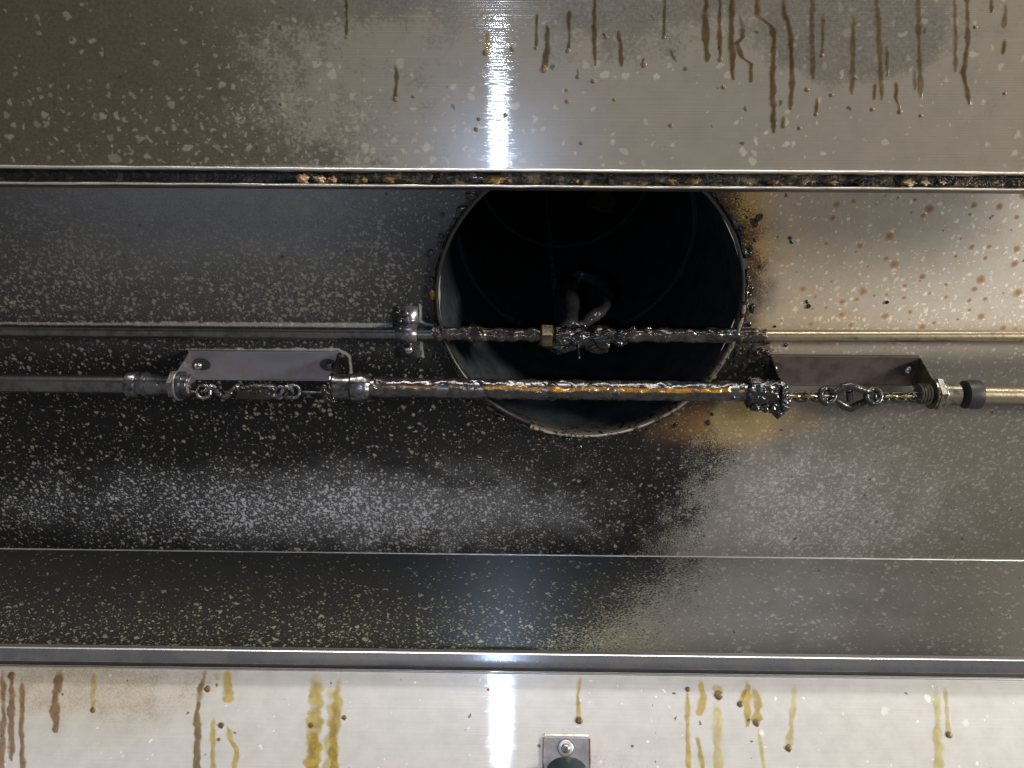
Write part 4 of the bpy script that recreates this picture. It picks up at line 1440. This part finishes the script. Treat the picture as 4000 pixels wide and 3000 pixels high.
UPR = [([(1353, -60), (1355, 145)], 13, 'drip_brown', 1), ([(1542, 248), (1550, 300), (1545, 388)], 20, 'drip_brown', 1), ([(1903, 120), (1908, 165), (1897, 205)], 22, 'drip_amber', 1),
       ([(2098, 40), (2095, 188)], 13, 'drip_brown', 1), ([(2135, 85), (2140, 190), (2126, 270)], 28, 'drip_brown', 1), ([(2222, 30), (2225, 130), (2220, 198)], 18, 'drip_brown', 1),
       ([(2325, -60), (2322, 130), (2324, 258)], 19, 'drip_brown', 0), ([(2412, 112), (2422, 150), (2428, 262)], 20, 'drip_brown', 0), ([(2512, 222), (2516, 252)], 22, 'drip_brown', 1),
       ([(2598, -60), (2594, 146)], 13, 'drip_brown', 1), ([(2618, 190), (2640, 242)], 20, 'drip_faint', 0), ([(2255, 260), (2258, 300)], 16, 'drip_faint', 1), ([(2350, 125), (2368, 145)], 16, 'drip_brown', 1),
       ([(2760, -60), (2756, 90), (2762, 242)], 30, 'drip_brown', 0), ([(2815, -60), (2810, 120), (2815, 232)], 18, 'drip_brown', 1), ([(2862, -60), (2856, 150), (2864, 312)], 27, 'drip_brown', 0),
       ([(2884, 50), (2902, 100), (2900, 145), (2876, 170), (2900, 225), (2934, 250), (2934, 322)], 24, 'drip_brown', 0), ([(2962, -60), (2960, 62), (3012, 100), (3025, 150), (3018, 300), (3022, 520)], 26, 'drip_brown', 0),
       ([(3062, -60), (3064, 56), (3086, 110), (3096, 300), (3088, 430)], 24, 'drip_brown', 0), ([(3176, -60), (3172, 150), (3178, 310)], 24, 'drip_faint', 0), ([(3216, 50), (3212, 216)], 15, 'drip_faint', 1),
       ([(3335, 40), (3330, 300), (3328, 370)], 22, 'drip_faint', 0), ([(3420, -60), (3438, 200), (3446, 392)], 22, 'drip_faint', 0), ([(3465, 170), (3466, 300)], 16, 'drip_faint', 0),
       ([(3502, 318), (3500, 380), (3516, 436)], 18, 'drip_brown', 1), ([(3585, -60), (3592, 200), (3598, 385)], 24, 'drip_faint', 0), ([(3572, 270), (3576, 352)], 18, 'drip_faint', 0),
       ([(3730, -60), (3734, 282)], 18, 'drip_faint', 0), ([(3776, -60), (3782, 160), (3764, 285), (3788, 408)], 22, 'drip_brown', 0), ([(3192, 378), (3188, 446)], 16, 'drip_brown', 1),
       ([(3060, 450), (3062, 490)], 20, 'drip_brown', 1), ([(3418, 320), (3416, 390)], 16, 'drip_brown', 0), ([(3930, 10), (3922, 110)], 22, 'drip_faint', 0), ([(3928, 150), (3918, 212)], 18, 'drip_brown', 0), ([(3870, -60), (3876, 50)], 18, 'drip_brown', 0)]
for i, (pts, w, mat, hd) in enumerate(UPR):
    run(upp, upper_panel, pts, w * 1.25, mat, seed=i + 1, head=bool(hd))
for px, py, r in ((1870, 465, .0016), (1860, 506, .0018), (1973, 450, .0018), (2003, 192, .0018), (2214, 352, .0014), (2216, 396, .0016), (2400, 389, .0013), (2622, 490, .0016), (2270, 560, .0015), (2318, 318, .0018), (2827, 341, .0016),
                  (3124, 500, .0014), (3153, 350, .0017), (3248, 371, .0014), (3408, 427, .0015), (3598, 452, .0013), (3212, 215, .0012), (1098, 408, .0012), (1615, 378, .0013), (3810, 106, .0013), (3926, 365, .0012)):
    bead('grease_bead', upp.at(px, py, 0.0003), upp.n, r * 0.85, 0.35, 'bead_amber', upper_panel, direction=upp.T)

LOR = [([(12, 2612), (14, 2800), (8, 3060)], 24, 'drip_dark', 0), ([(48, 2618), (44, 2780), (46, 2972)], 26, 'drip_dark', 0), ([(88, 2640), (86, 2850), (92, 3040)], 22, 'drip_dark', 0),
       ([(238, 2616), (214, 2740), (220, 2862)], 34, 'drip_dark', 0), ([(368, 2622), (364, 2772)], 26, 'drip_pale', 1), ([(806, 2612), (786, 2690), (772, 2780), (770, 3060)], 28, 'drip_brown', 0),
       ([(890, 2612), (888, 2680), (894, 2744)], 40, 'drip_amber', 0), ([(852, 2622), (850, 2656)], 28, 'drip_pale', 0), ([(835, 2795), (832, 3060)], 25, 'drip_amber', 0), ([(884, 2826), (905, 2890), (926, 2930), (912, 3060)], 22, 'drip_amber', 0),
       ([(1237, 2620), (1236, 2720), (1226, 2860), (1224, 3060)], 62, 'drip_amber', 0), ([(1232, 2840), (1214, 3060)], 60, 'drip_pale', 0), ([(1328, 2640), (1316, 2760), (1302, 2900), (1308, 3060)], 44, 'drip_amber', 0),
       ([(1300, 2660), (1290, 3060)], 50, 'drip_pale', 0), ([(2266, 2642), (2258, 2720), (2262, 2812)], 20, 'drip_amber', 1), ([(2684, 2655), (2684, 2700), (2690, 3060)], 18, 'drip_amber', 0),
       ([(2736, 2655), (2748, 2720), (2734, 2795)], 30, 'drip_amber', 0), ([(2722, 2865), (2732, 2920), (2752, 3040)], 24, 'drip_amber', 0), ([(2806, 2670), (2810, 2714)], 40, 'drip_pale', 1), ([(2800, 2735), (2808, 3060)], 40, 'drip_pale', 0),
       ([(2918, 2655), (2920, 2838)], 30, 'drip_amber', 0), ([(2945, 2680), (2962, 2760), (2956, 2822)], 36, 'drip_amber', 1), ([(2912, 2690), (2890, 2748)], 18, 'drip_amber', 1), ([(2960, 2830), (2995, 3060)], 18, 'drip_pale', 0),
       ([(3104, 2670), (3098, 2780), (3082, 2918)], 28, 'drip_pale', 1), ([(3694, 2680), (3700, 2780), (3707, 2868)], 20, 'drip_pale', 1), ([(3660, 2680), (3668, 3060)], 34, 'drip_pale', 0), ([(2655, 2690), (2690, 2690)], 16, 'drip_amber', 0)]
for i, (pts, w, mat, hd) in enumerate(LOR):
    run(low, lower_panel, pts, w * 1.4, mat, seed=i + 51, head=bool(hd), h=0.0005)
for px, py, r in ((812, 2690, .0034), (866, 2832, .0032), (856, 2888, .0018), (1216, 2832, .0028), (1346, 2802, .0026), (1908, 2693, .0016), (2262, 2814, .0040), (2808, 2716, .0046), (2892, 2750, .0034), (3081, 2922, .0036), (3707, 2870, .0036), (365, 2772, .003), (2688, 2692, .0026), (48, 2640, .004), (246, 2712, .0012)):
    bead('grease_bead', low.at(px, py, 0.0004), low.n, r * 0.85, 0.4, 'bead_amber', lower_panel, direction=low.T)

# splashes of black grease on the ceiling round the duct
for px, py, r in ((1810, 838, .0032), (1828, 1577, .0034), (1845, 1590, .002), (2945, 868, .003), (2965, 850, .0034), (2950, 880, .002), (3465, 1180, .0018), (3158, 1195, .0022), (3152, 1178, .0016), (2782, 1618, .0022), (2766, 1650, .0026), (2640, 1660, .0022),
                  (2905, 1130, .003), (2915, 1210, .0032), (2905, 1240, .0034), (2900, 1100, .003), (1880, 800, .0046), (1850, 850, .004), (2260, 1745, .003), (2290, 1790, .0025), (2150, 1725, .0028), (3085, 930, .0018), (3090, 945, .0014)):
    p = ceil.at(px, py, 0.0006)
    d_ = (p - C0).to_2d()
    if d_.length < DUCT_R + 0.006:
        d_ = d_.normalized() * (DUCT_R + 0.006)
        p = Vector((C0.x + d_.x, C0.y + d_.y, p.z))
    bead('grease_bead', p, (0, 0, -1), r, 0.6, 'grease', ceiling, stretch=random.uniform(1, 1.8))
for k in range(40):
    px, py = random.gauss(2930, 60), random.gauss(1360, 40)
    if math.hypot(ceil.st(px, py)[0], ceil.st(px, py)[1]) > DUCT_R + 0.006:
        bead('grease_bead', ceil.at(px, py, 0.0005), (0, 0, -1), random.uniform(.0010, .0026), 0.55, 'grease', ceiling, stretch=random.uniform(1, 1.8))
for k in range(45):
    px, py = random.gauss(1690, 40), random.gauss(1420, 80)
    if math.hypot(ceil.st(px, py)[0], ceil.st(px, py)[1]) > DUCT_R + 0.004:
        bead('grease_bead', ceil.at(px, py, 0.0004), (0, 0, -1), random.uniform(.0008, .0018), 0.6, 'grease', ceiling)
